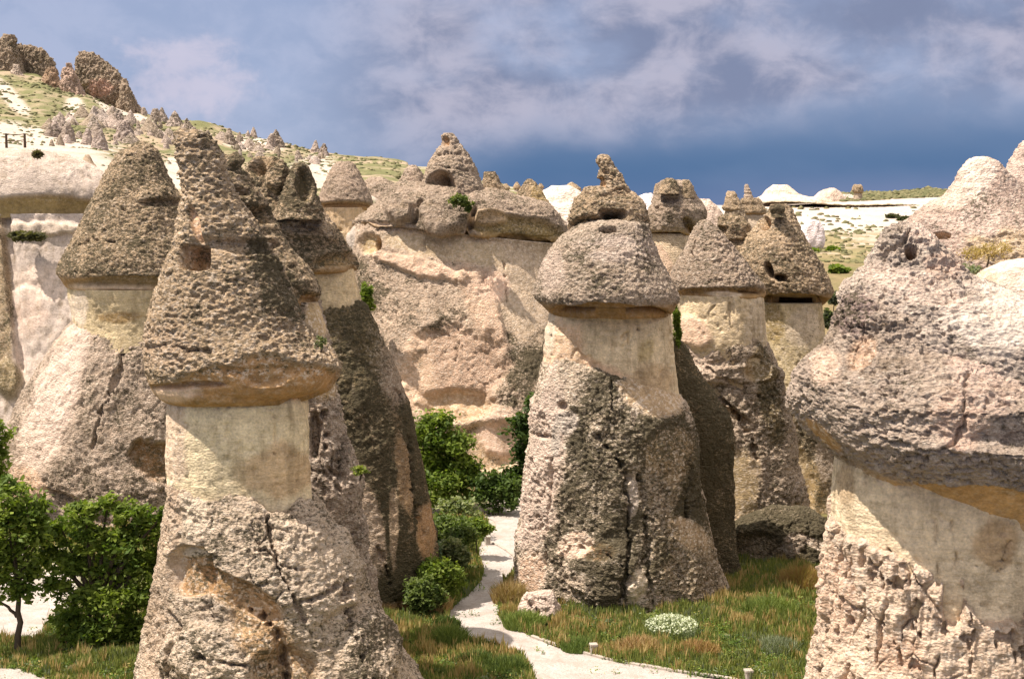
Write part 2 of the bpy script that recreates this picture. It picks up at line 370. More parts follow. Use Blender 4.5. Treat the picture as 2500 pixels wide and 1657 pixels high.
def mesh_mixed(name, V, Q4, T3, mat, parent, attrs, loc=None):
    base = np.array(parent.location if parent is not None else (loc or (0, 0, 0))); V = V - base
    me = bpy.data.meshes.new(name); n4, n3 = len(Q4), len(T3)
    me.vertices.add(len(V)); me.vertices.foreach_set('co', V.astype(np.float32).ravel())
    me.loops.add(n4*4+n3*3); me.loops.foreach_set('vertex_index', np.concatenate([Q4.ravel(), T3.ravel()]).astype(np.int32))
    me.polygons.add(n4+n3)
    me.polygons.foreach_set('loop_start', np.concatenate([np.arange(n4)*4, n4*4+np.arange(n3)*3]).astype(np.int32))
    me.polygons.foreach_set('loop_total', np.concatenate([np.full(n4, 4), np.full(n3, 3)]).astype(np.int32))
    me.update(calc_edges=True)
    for an, av in attrs.items():
        a = me.color_attributes.new(an, 'FLOAT_COLOR', 'POINT'); buf = np.ones((len(V), 4), dtype=np.float32); buf[:, :3] = av
        a.data.foreach_set('color', buf.ravel())
    me.polygons.foreach_set('use_smooth', np.ones(n4+n3, dtype=bool)); me.materials.append(mat); me.validate()
    o = bpy.data.objects.new(name, me); C.objects.link(o)
    if parent is not None: o.parent = parent
    return o
def base_at(px, D, z=0.0):
    return (xof(px, 900, D), D, z)
# ------------------------------------------------------------------ terrain (one sheet to the horizon)
KX = [-1500, -400, 0, 100, 200, 345, 450, 650, 800, 900, 1060, 1200, 1340, 1500, 1650, 1760, 1900, 2100, 2300, 2500, 2900, 4000]
def gy(D): return PH/2 + FPX*math.tan(math.atan2(CAMH, D) - PITCH)       # pixel row of flat ground at D
SKY = {-1500: 120, -400: 170, 0: 182, 100: 196, 200: 232, 345: 284, 450: 306, 650: 352, 800: 382, 900: 394, 1060: 405, 1200: 446, 1340: 472, 1500: 482, 1650: 490, 1760: 503, 1900: 483, 2100: 474, 2300: 467, 2500: 467, 2900: 467, 4000: 467}
def column(x):
    s = SKY[x]
    if x <= 900:
        f = np.interp(x, [-400, 0, 200, 450, 800, 900], [0, 0, 1, 2, 3, 3])
        y170 = np.interp(f, [0, 1, 2, 3], [374, 382, 424, 462]); y240 = np.interp(f, [0, 1, 2, 3], [326, 350, 378, 420]); y300 = np.interp(f, [0, 1, 2, 3], [296, 318, 352, 404])
        Dr = np.interp(x, [0, 345, 900], [520, 480, 410])
        ctrl = [(122, None), (138, 480), (170, y170), (240, y240), (300, y300), (Dr, s)]
    elif x <= 1340:
        Dr = np.interp(x, [900, 1340], [410, 300]); ctrl = [(108, None), (150, 540), (230, 0.3*540+0.7*s), (Dr, s)]
    else:
        ctrl = [(96, None), (118, 840), (140, 712), (180, 622), (225, 566), (243, 545), (262, 503), (275, s+17), (305, s)]
    pts = [(0, 0.0)]
    for D, y in ctrl:
        pts.append((D, 0.0 if y is None else zof(y, D)))
    Dr, zr = pts[-1]; pts += [(Dr*1.35, zr-6), (Dr*2.2, zr-25), (2500, 0), (9000, -20)]
    return pts
COLS = [column(x) for x in KX]
def terr_z(a_px, D):
    """terrain height for image bearing a_px (array) and depth D (array)"""
    Z = np.stack([np.interp(D, [p[0] for p in c], [p[1] for p in c]) for c in COLS], 0)
    ix = np.clip(np.searchsorted(KX, a_px)-1, 0, len(KX)-2); kx = np.array(KX, float)
    t = np.clip((a_px-kx[ix])/(kx[ix+1]-kx[ix]), 0, 1); t = t*t*(3-2*t); n = np.arange(len(D))
    return Z[ix, n]*(1-t) + Z[ix+1, n]*t
def terrain_point(a_px, D):
    D = np.asarray(D, float); a_px = np.asarray(a_px, float)
    Xw = D*(a_px-PW/2)/FPX/CP; P = np.stack([Xw, D, np.zeros_like(D)], 1)
    z = terr_z(a_px, D); relief = sstep(96, 150, D)
    rid = fbm(P, 38, 5, 31); rid2 = 1-np.abs(fbm(P, 22, 4, 33))*2
    z = z + relief*(np.clip(D/300, 0.3, 2.0)*(rid*3.0 + rid2*0.9)*np.where(a_px < 1000, 1.0, 0.35))
    return Xw, z
def ground_D(px, py):
    Ds = np.concatenate([np.linspace(40, 300, 521), np.linspace(301, 560, 260)])
    Xw, z = terrain_point(np.full(len(Ds), float(px)), Ds)
    _, yy = project(np.stack([Xw, Ds, z], 1))
    hit = np.where(yy <= py)[0]; i = hit[0] if len(hit) else int(np.argmin(yy))
    return Ds[i], Xw[i], z[i]
GRASSG = (0.115, 0.125, 0.045); GRASSB = (0.20, 0.155, 0.07)
def build_terrain():
    ax = np.concatenate([np.linspace(-3500, -60, 90, endpoint=False), np.linspace(-60, 2560, 660), np.linspace(2560, 6000, 91)[1:]])
    Ds = np.concatenate([np.geomspace(6, 92, 60, endpoint=False), np.linspace(92, 330, 230, endpoint=False), np.linspace(330, 620, 120, endpoint=False), np.geomspace(620, 9000, 50)])
    A, DD = np.meshgrid(ax, Ds); Af, Df = A.ravel(), DD.ravel()
    X, Z = terrain_point(Af, Df); P = np.stack([X, Df, Z], 1)
    px, py = project(P)
    n1 = fbm(P, (9, 9, 5), 4, 41); n2 = fbm(P, (2.6, 4.5, 2.0), 4, 43); n3 = fbm(P, (26, 40, 14), 3, 47)
    g = np.array(GRASSG); b = np.array(GRASSB); wht = np.array(WHITE)*0.98; scr = np.array((0.30, 0.235, 0.135))
    mixf = lambda T, c, f: T*(1-f[:, None]) + np.array(c)*f[:, None]
    T = np.tile(g, (len(P), 1)); T = mixf(T, b, sstep(-0.05, 0.35, n1 + 0.5*n2))
    bare = np.zeros(len(P))
    def zone(e, rag=0.5, edge=0.3, ang=0):
        ca, sa = math.cos(math.radians(ang)), math.sin(math.radians(ang)); dx, dy = px-e[0], py-e[1]
        d = np.hypot((dx*ca+dy*sa)/e[2], (-dx*sa+dy*ca)/e[3]) + rag*(n1*0.7+n2*0.6); return sstep(1+edge, 1-edge, d)
    far = Df > 120; left = (Af < 1000) & far; right = (Af > 1340) & far
    # left hillside: olive grass with tuff showing through
    hillg = mixf(np.tile((0.155, 0.155, 0.07), (len(P), 1)), (0.27, 0.225, 0.14), sstep(-0.1, 0.45, n2+0.5*n1))
    T[left] = hillg[left]
    bl = np.zeros(len(P))
    for e, an in (((10, 214, 34, 14), 35), ((38, 252, 44, 18), 38), ((183, 262, 30, 22), 40), ((275, 262, 75, 13), 32), ((335, 285, 60, 9), 25), ((255, 275, 22, 9), 10),
                  ((10, 318, 110, 22), 5), ((60, 350, 200, 26), 4), ((140, 390, 240, 26), 8), ((430, 420, 40, 40), 0), ((620, 352, 70, 18), 5), ((770, 420, 60, 40), 0), ((935, 470, 50, 25), 0)):
        bl = np.maximum(bl, zone(e, 0.55, 0.25, an))
    bl = bl*0.88; T[left] = mixf(T, (0.33, 0.26, 0.18), sstep(0.1, 0.4, n3+0.6*n2))[left]
    T[left] = mixf(T, wht, bl)[left]; bare[left] = bl[left]
    # right: green apron, scrubby bank, white cliff and plateau
    scrubz = sstep(165, 205, Df + 30*n1); whz = sstep(212, 240, Df + 26*n1 + 16*n2)
    Tr = mixf(np.tile((0.135, 0.145, 0.055), (len(P), 1)), (0.22, 0.17, 0.09), sstep(-0.15, 0.3, n3+n2*0.7)); Tr = mixf(Tr, scr, scrubz*0.7); Tr = mixf(Tr, wht, np.maximum(whz, sstep(0.24, 0.5, n2+0.4*n1)*scrubz*0.6))
    top = sstep(278, 290, Df + 12*n1)*(Af > 2060)
    Tr = mixf(Tr, (0.30, 0.27, 0.16), top*sstep(-0.25, 0.15, n2)); T[right] = Tr[right]; bare[right] = whz[right]
    mid = (~left) & (~right) & far; T[mid] = mixf(mixf(T, (0.20, 0.19, 0.09), np.ones(len(P))), wht, sstep(0.0, 0.3, n1)*0.7)[mid]
    # valley floor: pale trodden tuff dust at the left and beyond the bushes
    fl = Df < 100
    dust = np.zeros(len(P))
    for e in ((-60, 1480, 210, 75), (60, 1400, 130, 130), (-100, 1300, 260, 110), (0, 1660, 130, 28), (1150, 1268, 190, 26), (1250, 1205, 100, 22), (1080, 1620, 60, 10)):
        dust = np.maximum(dust, zone(e, 0.25, 0.12))
    T[fl] = mixf(T, (0.50, 0.445, 0.40), dust)[fl]
    nv, nu = DD.shape; i = np.arange(nv-1)[:, None]*nu; j = np.arange(nu-1)[None]
    F = np.stack([i+j, i+j+1, i+nu+j+1, i+nu+j], 2).reshape(-1, 4)
    k = NB('ground_cover'); p = k.pos(); col = k.attr('tint').outputs['Color']
    v = k.math('ADD', k.math('MULTIPLY', k.noise(p, 2.2, 5, 0.65), 1.0), k.math('MULTIPLY', k.noise(p, 0.35, 4), 0.7))
    val = k.rng(v, 0.5, 1.2, 0.65, 1.32); g_ = k.n('ShaderNodeCombineColor'); [k.l(val, g_.inputs[q]) for q in range(3)]
    col = k.mix(1.0, col, g_.outputs[0], 'MULTIPLY'); k.l(col, k.b.inputs['Base Color'])
    k.bump(k.noise(p, 1.6, 7, 0.7), 0.6, 0.5)
    tag(mesh_obj('ground', P, F, k.m, attrs={'tint': T}), 'grassy valley floor rising to olive hillside and white tuff plateau', kind='structure')
build_terrain()
# ------------------------------------------------------------------ fairy chimneys
def S(x, y, rx, ry, **k): return dict(e=(x, y, rx, ry), **k)
CH = 'fairy chimney'
def chimney(px, D, label, z=0.0, cat=CH, name='fairy_chimney', group=None):
    return empty(name, base_at(px, D, z), label, cat, group)

# A: foreground left
def tower_a():
    D = 50; t = chimney(590, D, 'tallest foreground fairy chimney left of centre, its cone cap holding a square niche')
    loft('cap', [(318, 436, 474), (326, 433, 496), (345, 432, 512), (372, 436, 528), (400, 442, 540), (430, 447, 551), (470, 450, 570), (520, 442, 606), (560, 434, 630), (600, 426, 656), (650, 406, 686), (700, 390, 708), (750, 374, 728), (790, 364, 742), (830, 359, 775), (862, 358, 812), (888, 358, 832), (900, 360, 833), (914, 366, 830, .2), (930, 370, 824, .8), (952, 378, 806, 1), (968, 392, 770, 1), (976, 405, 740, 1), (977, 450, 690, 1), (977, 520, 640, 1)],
         D, t, sp=0.036, knob=0.14, lich=0.42, crust=0.60, big=0.34, seed=1, k=0.80, amp=1.15,
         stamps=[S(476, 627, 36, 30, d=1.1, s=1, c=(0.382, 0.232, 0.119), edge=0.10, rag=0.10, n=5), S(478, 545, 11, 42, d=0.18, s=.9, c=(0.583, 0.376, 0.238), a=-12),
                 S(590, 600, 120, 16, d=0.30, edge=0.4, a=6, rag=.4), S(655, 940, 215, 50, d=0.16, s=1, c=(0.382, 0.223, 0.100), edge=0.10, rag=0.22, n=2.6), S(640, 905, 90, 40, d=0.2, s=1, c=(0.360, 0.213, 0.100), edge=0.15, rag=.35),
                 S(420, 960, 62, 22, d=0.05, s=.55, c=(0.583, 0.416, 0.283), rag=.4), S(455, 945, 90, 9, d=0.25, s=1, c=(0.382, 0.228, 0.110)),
                 S(700, 640, 70, 160, l=0.75, rag=.6), S(455, 350, 60, 45, l=0.47, rag=.5), S(400, 850, 60, 60, l=.2, c=(0.424, 0.307, 0.210), f=.7, rag=.5), S(800, 860, 45, 50, l=.35, p=.7)],
         cracks=[([(360, 845), (420, 838), (452, 852), (500, 850)], 9, 0.25), ([(640, 600), (690, 660), (730, 740)], 7, 0.2)])
    loft('neck', [(966, 424, 738), (978, 414, 750), (998, 411, 751), (1050, 408, 752), (1110, 406, 754), (1180, 412, 757), (1235, 430, 762), (1265, 480, 750)], D, t, sp=0.055, style='neck', tint=NECK, lich=0.12, pit=.25, crust=.15, k=.70, seed=2,
         stamps=[S(420, 1060, 40, 130, c=(0.551, 0.416, 0.301), p=.6, rag=.5), S(690, 1150, 110, 60, c=(0.466, 0.307, 0.174), f=.7, rag=.5)], n_exp=2.1,
         cracks=[([(668, 1000), (672, 1060), (668, 1130), (690, 1180)], 4, 0.12), ([(530, 1020), (560, 1012)], 3, 0.08)])
    loft('body', [(1136, 540, 640), (1144, 500, 680), (1160, 455, 700), (1185, 420, 728), (1215, 408, 758), (1252, 402, 795), (1300, 398, 835), (1350, 394, 862), (1430, 385, 900), (1500, 368, 930), (1560, 351, 958), (1620, 336, 996), (1680, 322, 1035), (1760, 300, 1075), (1830, 280, 1110), (1900, 262, 1140)],
         D, t, sp=0.042, style='body', tint=BODY, lich=0.45, crust=0.65, knob=0.15, big=0.55, seed=3, k=.80, amp=1.1,
         stamps=[S(690, 1185, 62, 52, d=.75, rag=.7), S(520, 1195, 34, 26, d=.5, rag=.9), S(440, 1195, 30, 40, d=-.2, rag=.6), S(470, 1395, 52, 62, d=0.40, s=1, c=(0.360, 0.218, 0.110), edge=0.08, rag=0.16, n=2.6), S(580, 1450, 120, 40, d=0.28, s=1, c=(0.350, 0.208, 0.100), edge=0.1, rag=0.2, a=28), S(470, 1348, 60, 12, d=-.12, c=PALE, rag=.3),
                 S(560, 1215, 170, 55, l=0.46, rag=.5), S(700, 1280, 70, 150, l=0.46, a=-32, rag=.5), S(455, 1240, 50, 90, l=.1, c=PALE, p=.9, rag=.5), S(400, 1400, 30, 300, l=.2, c=(0.498, 0.376, 0.274), p=.5, rag=.3, a=8),
                 S(640, 1540, 60, 120, d=.25, s=.6, c=(0.382, 0.247, 0.136), a=-38, rag=.3), S(540, 1600, 130, 70, d=-.55, l=.45, p=.9, rag=.4), S(750, 1400, 120, 110, d=-.35, l=.35, p=.9, rag=.4), S(900, 1600, 70, 90, d=-.35, l=.55, p=.8, rag=.4), S(700, 1640, 70, 60, d=.5, s=.4, c=(0.403, 0.267, 0.155), rag=.4)],
         cracks=[([(655, 1265), (672, 1340), (680, 1400), (705, 1440), (720, 1470), (738, 1510)], 8, 0.4), ([(600, 1345), (650, 1342), (690, 1385), (770, 1400)], 6, .28), ([(735, 1470), (790, 1455), (810, 1430)], 7, .3), ([(833, 1430), (845, 1500), (860, 1570), (880, 1657)], 14, .75), ([(500, 1600), (570, 1620), (650, 1625)], 8, .35),
                 ([(560, 1140), (620, 1180), (700, 1250)], 5, .2), ([(640, 1500), (690, 1560), (705, 1657)], 14, .6), ([(410, 1650), (430, 1600), (445, 1540), (420, 1500)], 8, .3)])
tower_a()
# A2: narrow chimney squeezed between A and B
def tower_between():
    D = 56.5; t = chimney(680, D, 'narrow lumpy fairy chimney squeezed directly behind the tallest foreground one')
    loft('cap', [(376, 520, 548), (384, 512, 562), (395, 508, 574), (425, 506, 600), (450, 506, 618), (475, 508, 636), (520, 510, 658), (570, 515, 680), (615, 520, 712), (650, 520, 748), (680, 525, 772), (705, 530, 784), (722, 540, 785), (738, 560, 778, .8), (748, 590, 765, 1), (750, 650, 740, 1)], D, t, sp=.05, knob=0.163, lich=.55, crust=.4, big=.6, seed=5,
         stamps=[S(588, 468, 22, 8, d=.5, s=1, a=12), S(640, 525, 42, 20, d=.7, s=1, c=(0.265, 0.159, 0.064), rag=.3), S(600, 555, 12, 18, d=.5, s=.6), S(575, 395, 20, 16, d=-.3), S(620, 600, 60, 14, d=.35, l=0.47), S(765, 735, 30, 18, d=.3, s=1, c=UND)],
         cracks=[([(540, 440), (600, 500), (640, 520)], 8, .35), ([(610, 610), (680, 640), (740, 660)], 8, .3)])
    loft('body', [(735, 640, 778), (790, 640, 795), (850, 640, 808), (900, 650, 816), (960, 660, 826), (1040, 680, 842), (1100, 690, 862), (1150, 690, 880), (1190, 690, 886), (1235, 690, 880), (1290, 700, 882), (1360, 700, 895), (1450, 700, 920), (1600, 700, 960), (1760, 700, 1000)], D, t, sp=.055, style='body', tint=(0.445, 0.347, 0.274), lich=.38, crust=.8, knob=0.177, big=.6, seed=6, amp=1.2,
         stamps=[S(770, 790, 30, 60, s=.9, c=(0.477, 0.347, 0.201), l=.1), S(785, 930, 40, 50, s=.8, c=(0.360, 0.247, 0.128), rag=.4), S(845, 1100, 8, 60, d=.6, l=0.49, a=10), S(770, 1060, 14, 55, d=.4, l=0.49)],
         cracks=[([(795, 1010), (790, 1080), (810, 1150)], 9, .4), ([(750, 1140), (800, 1160), (830, 1200)], 7, .3), ([(845, 1060), (835, 1130), (820, 1165)], 9, .4)])
tower_between()
# B: tall dark-flanked chimney behind A
def tower_b():
    D = 65; t = chimney(900, D, 'broad fairy chimney with twin-peaked hollow cap and dark flank left of the footpath')
    loft('cap', [(383, 634, 668), (390, 618, 680), (402, 604, 694), (415, 600, 712), (440, 598, 730), (470, 600, 752), (500, 600, 778), (530, 600, 802), (560, 600, 824), (600, 600, 848), (632, 600, 868), (648, 602, 876), (656, 610, 872, .4), (664, 640, 860, 1), (670, 700, 845, 1), (671, 740, 820, 1)], D, t, sp=.05, knob=0.170, lich=.55, crust=.3, big=.55, seed=8,
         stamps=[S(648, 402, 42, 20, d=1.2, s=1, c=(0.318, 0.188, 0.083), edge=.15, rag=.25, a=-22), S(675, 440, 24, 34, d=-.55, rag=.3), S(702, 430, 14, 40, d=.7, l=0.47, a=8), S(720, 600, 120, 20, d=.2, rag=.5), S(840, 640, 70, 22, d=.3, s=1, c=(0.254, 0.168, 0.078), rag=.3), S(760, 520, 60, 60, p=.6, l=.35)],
         cracks=[([(700, 520), (760, 560), (850, 620)], 6, .25)])
    loft('peak', [(397, 722, 740), (404, 714, 752), (420, 708, 760), (445, 700, 768), (475, 690, 772), (510, 680, 780), (540, 660, 790)], D-1.6, t, sp=.055, knob=0.170, lich=.6, big=.5, seed=9, stamps=[S(742, 450, 20, 40, d=.5, s=1, c=(0.233, 0.154, 0.064), rag=.3)])
    loft('neck', [(655, 700, 862), (672, 700, 866), (710, 700, 878), (748, 700, 892), (765, 715, 880), (790, 740, 850)], D, t, sp=.07, style='neck', tint=(0.595, 0.460, 0.280), lich=.2, pit=.3, crust=.2, seed=10)
    loft('body', [(738, 720, 880), (748, 690, 897), (807, 680, 924), (869, 675, 950), (952, 670, 980), (1035, 668, 1008), (1118, 665, 1028), (1222, 660, 1046), (1290, 655, 1058), (1350, 650, 1060), (1430, 650, 1052), (1500, 650, 1045), (1560, 650, 1035), (1620, 650, 1030), (1640, 650, 1030)], D, t, sp=.06, style='body', tint=(0.297, 0.223, 0.136), lich=.70, crust=.22, knob=0.150, big=.5, seed=11, amp=.75, k=.72,
         stamps=[S(940, 900, 36, 100, l=.35, c=(0.424, 0.327, 0.246), p=.6, rag=.45, a=-20), S(985, 1150, 18, 120, l=.3, c=(0.424, 0.287, 0.164), rag=.5, a=-8), S(905, 1290, 34, 110, l=.1, c=(0.488, 0.366, 0.265), p=.5, rag=.4, a=-10), S(1040, 1300, 22, 70, l=.1, c=(0.445, 0.277, 0.146), s=.5, rag=.4), S(950, 1520, 90, 50, c=(0.445, 0.267, 0.128), s=.6, l=.1, rag=.4), S(960, 1300, 10, 90, c=(0.445, 0.327, 0.219), l=.1, rag=.5), S(800, 850, 130, 110, l=0.52, c=(0.212, 0.164, 0.091), rag=.12, n=5)],  # pale streak paints the lit patch; dark patch is painted shade plus lichen
         cracks=[([(975, 960), (1000, 1080), (1012, 1200), (1030, 1300)], 8, .35), ([(925, 1340), (960, 1430), (985, 1520)], 7, .3), ([(870, 1420), (905, 1500), (930, 1550)], 7, .3)])
tower_b()
# C: left, behind
def tower_c():
    D = 86; t = chimney(250, D, 'wide fairy chimney at the left with layered cap and broad rough grey skirt')
    loft('cap', [(344, 338, 352), (350, 328, 362), (362, 318, 376), (374, 288, 384), (409, 266, 400), (445, 248, 416), (478, 232, 440), (500, 222, 452), (535, 205, 468), (577, 187, 490), (605, 168, 505), (635, 150, 515), (655, 141, 520), (667, 141, 522), (678, 150, 520, .7), (692, 158, 515, 1), (703, 166, 505, 1), (707, 200, 480, 1), (708, 260, 420, 1)], D, t, sp=.07, knob=0.184, lich=.55, crust=.45, big=.5, seed=12, k=.8,
         stamps=[S(400, 495, 55, 10, d=.5, l=0.49, rag=.3), S(345, 372, 30, 20, l=0.49), S(270, 700, 110, 11, d=.05, s=.7, c=(0.551, 0.416, 0.293), rag=.35), S(330, 690, 150, 14, d=.3, s=1, c=(0.233, 0.164, 0.083), rag=.2)],
         cracks=[([(180, 605), (230, 585), (280, 590)], 5, .25), ([(300, 512), (360, 505)], 4, .15)])
    loft('neck', [(700, 172, 500), (720, 172, 498), (760, 180, 496), (800, 184, 500), (850, 180, 510)], D, t, sp=.08, style='neck', tint=(0.569, 0.454, 0.280), lich=.2, pit=.3, crust=.2, seed=13, stamps=[S(190, 750, 25, 40, c=PALE, p=.8, rag=.5), S(290, 775, 60, 14, c=(0.350, 0.237, 0.110), rag=.5)])
    loft('body', [(772, 200, 470), (780, 184, 500), (806, 160, 515), (840, 134, 525), (882, 105, 540), (954, 62, 560), (1030, 30, 580), (1121, 6, 600), (1170, 0, 612), (1260, -15, 640), (1350, -30, 660), (1420, -40, 680)], D, t, sp=.085, style='body', tint=(0.456, 0.352, 0.274), lich=.42, crust=.55, knob=0.204, big=.8, seed=14, k=.7, amp=.95,
         stamps=[S(130, 980, 52, 200, l=.0, c=(0.636, 0.494, 0.410), p=.5, s=.3, rag=.3, a=20), S(330, 960, 90, 160, l=0.42, rag=.5), S(385, 1125, 60, 45, d=.6, s=.8, c=(0.318, 0.178, 0.083), rag=.8, a=30), S(360, 1200, 60, 80, l=0.47, rag=.3), S(190, 1240, 90, 18, d=.5, l=0.47, a=28), S(60, 1200, 50, 60, c=(0.551, 0.376, 0.265), s=.4, l=.1)],
         cracks=[([(325, 820), (300, 880), (275, 960), (240, 1030), (222, 1090)], 6, .35)])
tower_c()
# D: great pale cliff on the left edge
def cliff_left():
    D = 118; t = chimney(20, D, 'broad smooth pinkish tuff cliff with domed top and shadowed ledge at the left edge', cat='cliff', name='tuff_cliff')
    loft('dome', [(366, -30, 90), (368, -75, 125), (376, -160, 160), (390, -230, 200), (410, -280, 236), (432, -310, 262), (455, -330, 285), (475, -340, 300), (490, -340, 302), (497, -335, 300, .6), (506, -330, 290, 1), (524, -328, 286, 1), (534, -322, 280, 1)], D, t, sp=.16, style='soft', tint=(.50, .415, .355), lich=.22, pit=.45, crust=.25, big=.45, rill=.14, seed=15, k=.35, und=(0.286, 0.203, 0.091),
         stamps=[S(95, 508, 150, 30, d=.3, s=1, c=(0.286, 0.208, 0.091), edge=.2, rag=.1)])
    loft('body', [(520, -300, 290), (540, -300, 300), (558, -300, 310), (575, -298, 314), (700, -292, 320, 0, -2), (850, -285, 330, 0, -4.5), (1000, -280, 340, 0, -7), (1200, -270, 350, 0, -9), (1300, -270, 360, 0, -10)], D, t, sp=.16, style='soft', tint=(.49, .41, .36), lich=.2, pit=.35, crust=.35, big=.9, rill=.25, seed=16, k=.35,
         stamps=[S(0, 720, 26, 240, l=0.44, c=(0.286, 0.213, 0.136), rag=.15, a=-4), S(22, 925, 32, 45, l=0.47, c=(0.233, 0.178, 0.100), rag=.1, d=-.8), S(100, 560, 120, 16, f=.5, c=(0.583, 0.465, 0.338), l=.3, p=.9, d=-.4, rag=.6), S(75, 760, 50, 50, c=(0.424, 0.322, 0.265), f=.8, rag=.6), S(110, 690, 70, 50, c=(0.636, 0.505, 0.420), f=.8, rag=.4), S(30, 700, 14, 250, d=.7, rag=.15, a=-6)])  # dark left-edge strip paints a shaded piece; the lower blob is dark rock
    t2 = chimney(205, 146, 'small smooth grey brown tuff cone standing behind the pinkish domed cliff top', z=zof(470, 146), cat='tuff cone', name='tuff_cone')
    loft('rock', [(376, 210, 216), (384, 205, 222), (400, 196, 232), (420, 180, 245), (440, 155, 256), (455, 120, 275), (480, 80, 300)], 146, t2, sp=.16, style='soft', tint=(0.382, 0.287, 0.201), lich=.2, pit=.5, big=.25, seed=17)
cliff_left()
# F: central massif
def massif():
    D = 103; t = chimney(1100, D, 'massive central tuff block with slab cap carrying a tall peaked cone, behind the green trees')
    sp = .085
    loft('cap', [((446, 470), 985, 1240), ((458, 486), 950, 1300), ((475, 500), 930, 1335), ((495, 520), 912, 1358), ((520, 545), 885, 1378), ((536, 565), 868, 1388), ((546, 582), 860, 1388), ((549, 592), 866, 1380, .6), ((550, 600), 885, 1368, 1), ((551, 603), 930, 1340, 1), ((553, 603), 1020, 1260, 1)], D, t, sp=sp, knob=0.231, lich=.42, crust=.35, big=.9, seed=20, k=.55, tint=(0.382, 0.292, 0.223),
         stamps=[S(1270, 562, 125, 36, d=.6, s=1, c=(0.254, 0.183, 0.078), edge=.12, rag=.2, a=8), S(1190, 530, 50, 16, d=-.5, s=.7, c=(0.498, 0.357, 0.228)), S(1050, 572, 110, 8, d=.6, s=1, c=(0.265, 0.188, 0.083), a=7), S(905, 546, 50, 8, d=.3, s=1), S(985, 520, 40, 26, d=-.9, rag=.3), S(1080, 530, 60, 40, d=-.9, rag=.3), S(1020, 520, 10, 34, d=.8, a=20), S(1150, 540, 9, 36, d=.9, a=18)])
    loft('peak', [(324, 1084, 1104), (330, 1078, 1110), (353, 1077, 1124), (365, 1066, 1132), (380, 1058, 1142), (404, 1043, 1157), (430, 1035, 1168), (452, 1030, 1180), (475, 1036, 1188), (500, 1040, 1196)], D-1, t, sp=.07, knob=0.204, lich=.35, crust=.4, big=.35, seed=21, tint=(0.392, 0.301, 0.228),
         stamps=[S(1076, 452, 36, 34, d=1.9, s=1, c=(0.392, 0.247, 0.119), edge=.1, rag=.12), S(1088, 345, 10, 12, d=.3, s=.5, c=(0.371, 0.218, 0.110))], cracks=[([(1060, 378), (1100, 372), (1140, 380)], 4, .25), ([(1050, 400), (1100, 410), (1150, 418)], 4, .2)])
    loft('peak', [(402, 1000, 1014), (412, 988, 1024), (436, 978, 1036), (462, 970, 1040), (490, 960, 1050)], D+3, t, sp=.1, knob=0.231, lich=.4, seed=22, tint=(0.403, 0.307, 0.238))
    loft('peak', [(418, 1184, 1208), (424, 1180, 1212), (452, 1178, 1226), (484, 1176, 1248), (510, 1170, 1265)], D+2, t, sp=.1, knob=0.231, lich=.5, seed=23)
    loft('peak', [(436, 1288, 1298), (442, 1282, 1304), (459, 1272, 1318), (487, 1256, 1334), (529, 1240, 1368), (560, 1230, 1384)], D+1, t, sp=.085, knob=0.204, lich=.5, seed=24, stamps=[S(1310, 500, 26, 50, s=.6, c=(0.297, 0.208, 0.091), rag=.4, l=.4)])
    loft('body', [((540, 594), 872, 1368), ((552, 606), 866, 1362), ((575, 625), 848, 1360, 0, -.1), ((600, 650), 850, 1362, 0, -.3), ((650, 700), 856, 1366, 0, -.9), ((720, 760), 868, 1372, 0, -1.8), ((800, 820), 885, 1378, 0, -2.8), ((900, 900), 905, 1384, 0, -4), (1000, 925, 1390, 0, -5), (1100, 930, 1395, 0, -6), (1200, 935, 1400, 0, -7), (1260, 935, 1400, 0, -7)], D, t, sp=sp, style='body', tint=(.53, .40, .30), lich=.40, crust=.55, knob=0.204, big=.45, seed=25, k=.5, amp=.85,
         stamps=[S(1290, 850, 90, 120, l=.72, c=(.42, .32, .23), f=.8, rag=.8), S(1080, 830, 60, 60, l=.68, rag=.9), S(900, 700, 40, 70, l=.65, rag=.8), S(1130, 612, 210, 30, s=.85, c=(0.498, 0.386, 0.255), l=.1, a=8, rag=.2), S(1290, 700, 90, 130, s=.7, c=(0.445, 0.342, 0.246), l=.2, rag=.3), S(1020, 650, 130, 20, c=(0.657, 0.455, 0.329), s=.2, d=-.35, l=0, a=14, rag=.6, p=.6), S(1180, 760, 36, 130, c=(0.636, 0.445, 0.319), l=0, d=-.4, a=-22, rag=.4), S(1200, 700, 40, 40, c=(0.657, 0.455, 0.338), l=0, rag=.4),
                 S(855, 580, 14, 40, c=WHITE, l=0, rag=.4), S(900, 595, 26, 26, s=.8, c=(0.392, 0.287, 0.155), d=.5), S(922, 595, 10, 18, d=1.2, s=1, c=(0.360, 0.237, 0.110)),
                 S(1110, 900, 120, 110, d=.5, l=.15, c=(0.530, 0.366, 0.265), rag=.4), S(1010, 920, 50, 110, c=(0.594, 0.416, 0.293), s=.5, l=0, rag=.4), S(1110, 990, 90, 40, s=.9, d=.6, c=(0.445, 0.307, 0.191), rag=.2), S(1190, 1090, 100, 60, s=.9, d=.8, c=(0.445, 0.317, 0.201), rag=.2), S(1230, 1060, 60, 55, d=-.4, c=(0.551, 0.386, 0.293), l=.05, rag=.3)],
         cracks=[([(1230, 640), (1235, 700), (1240, 740)], 4, .3)])
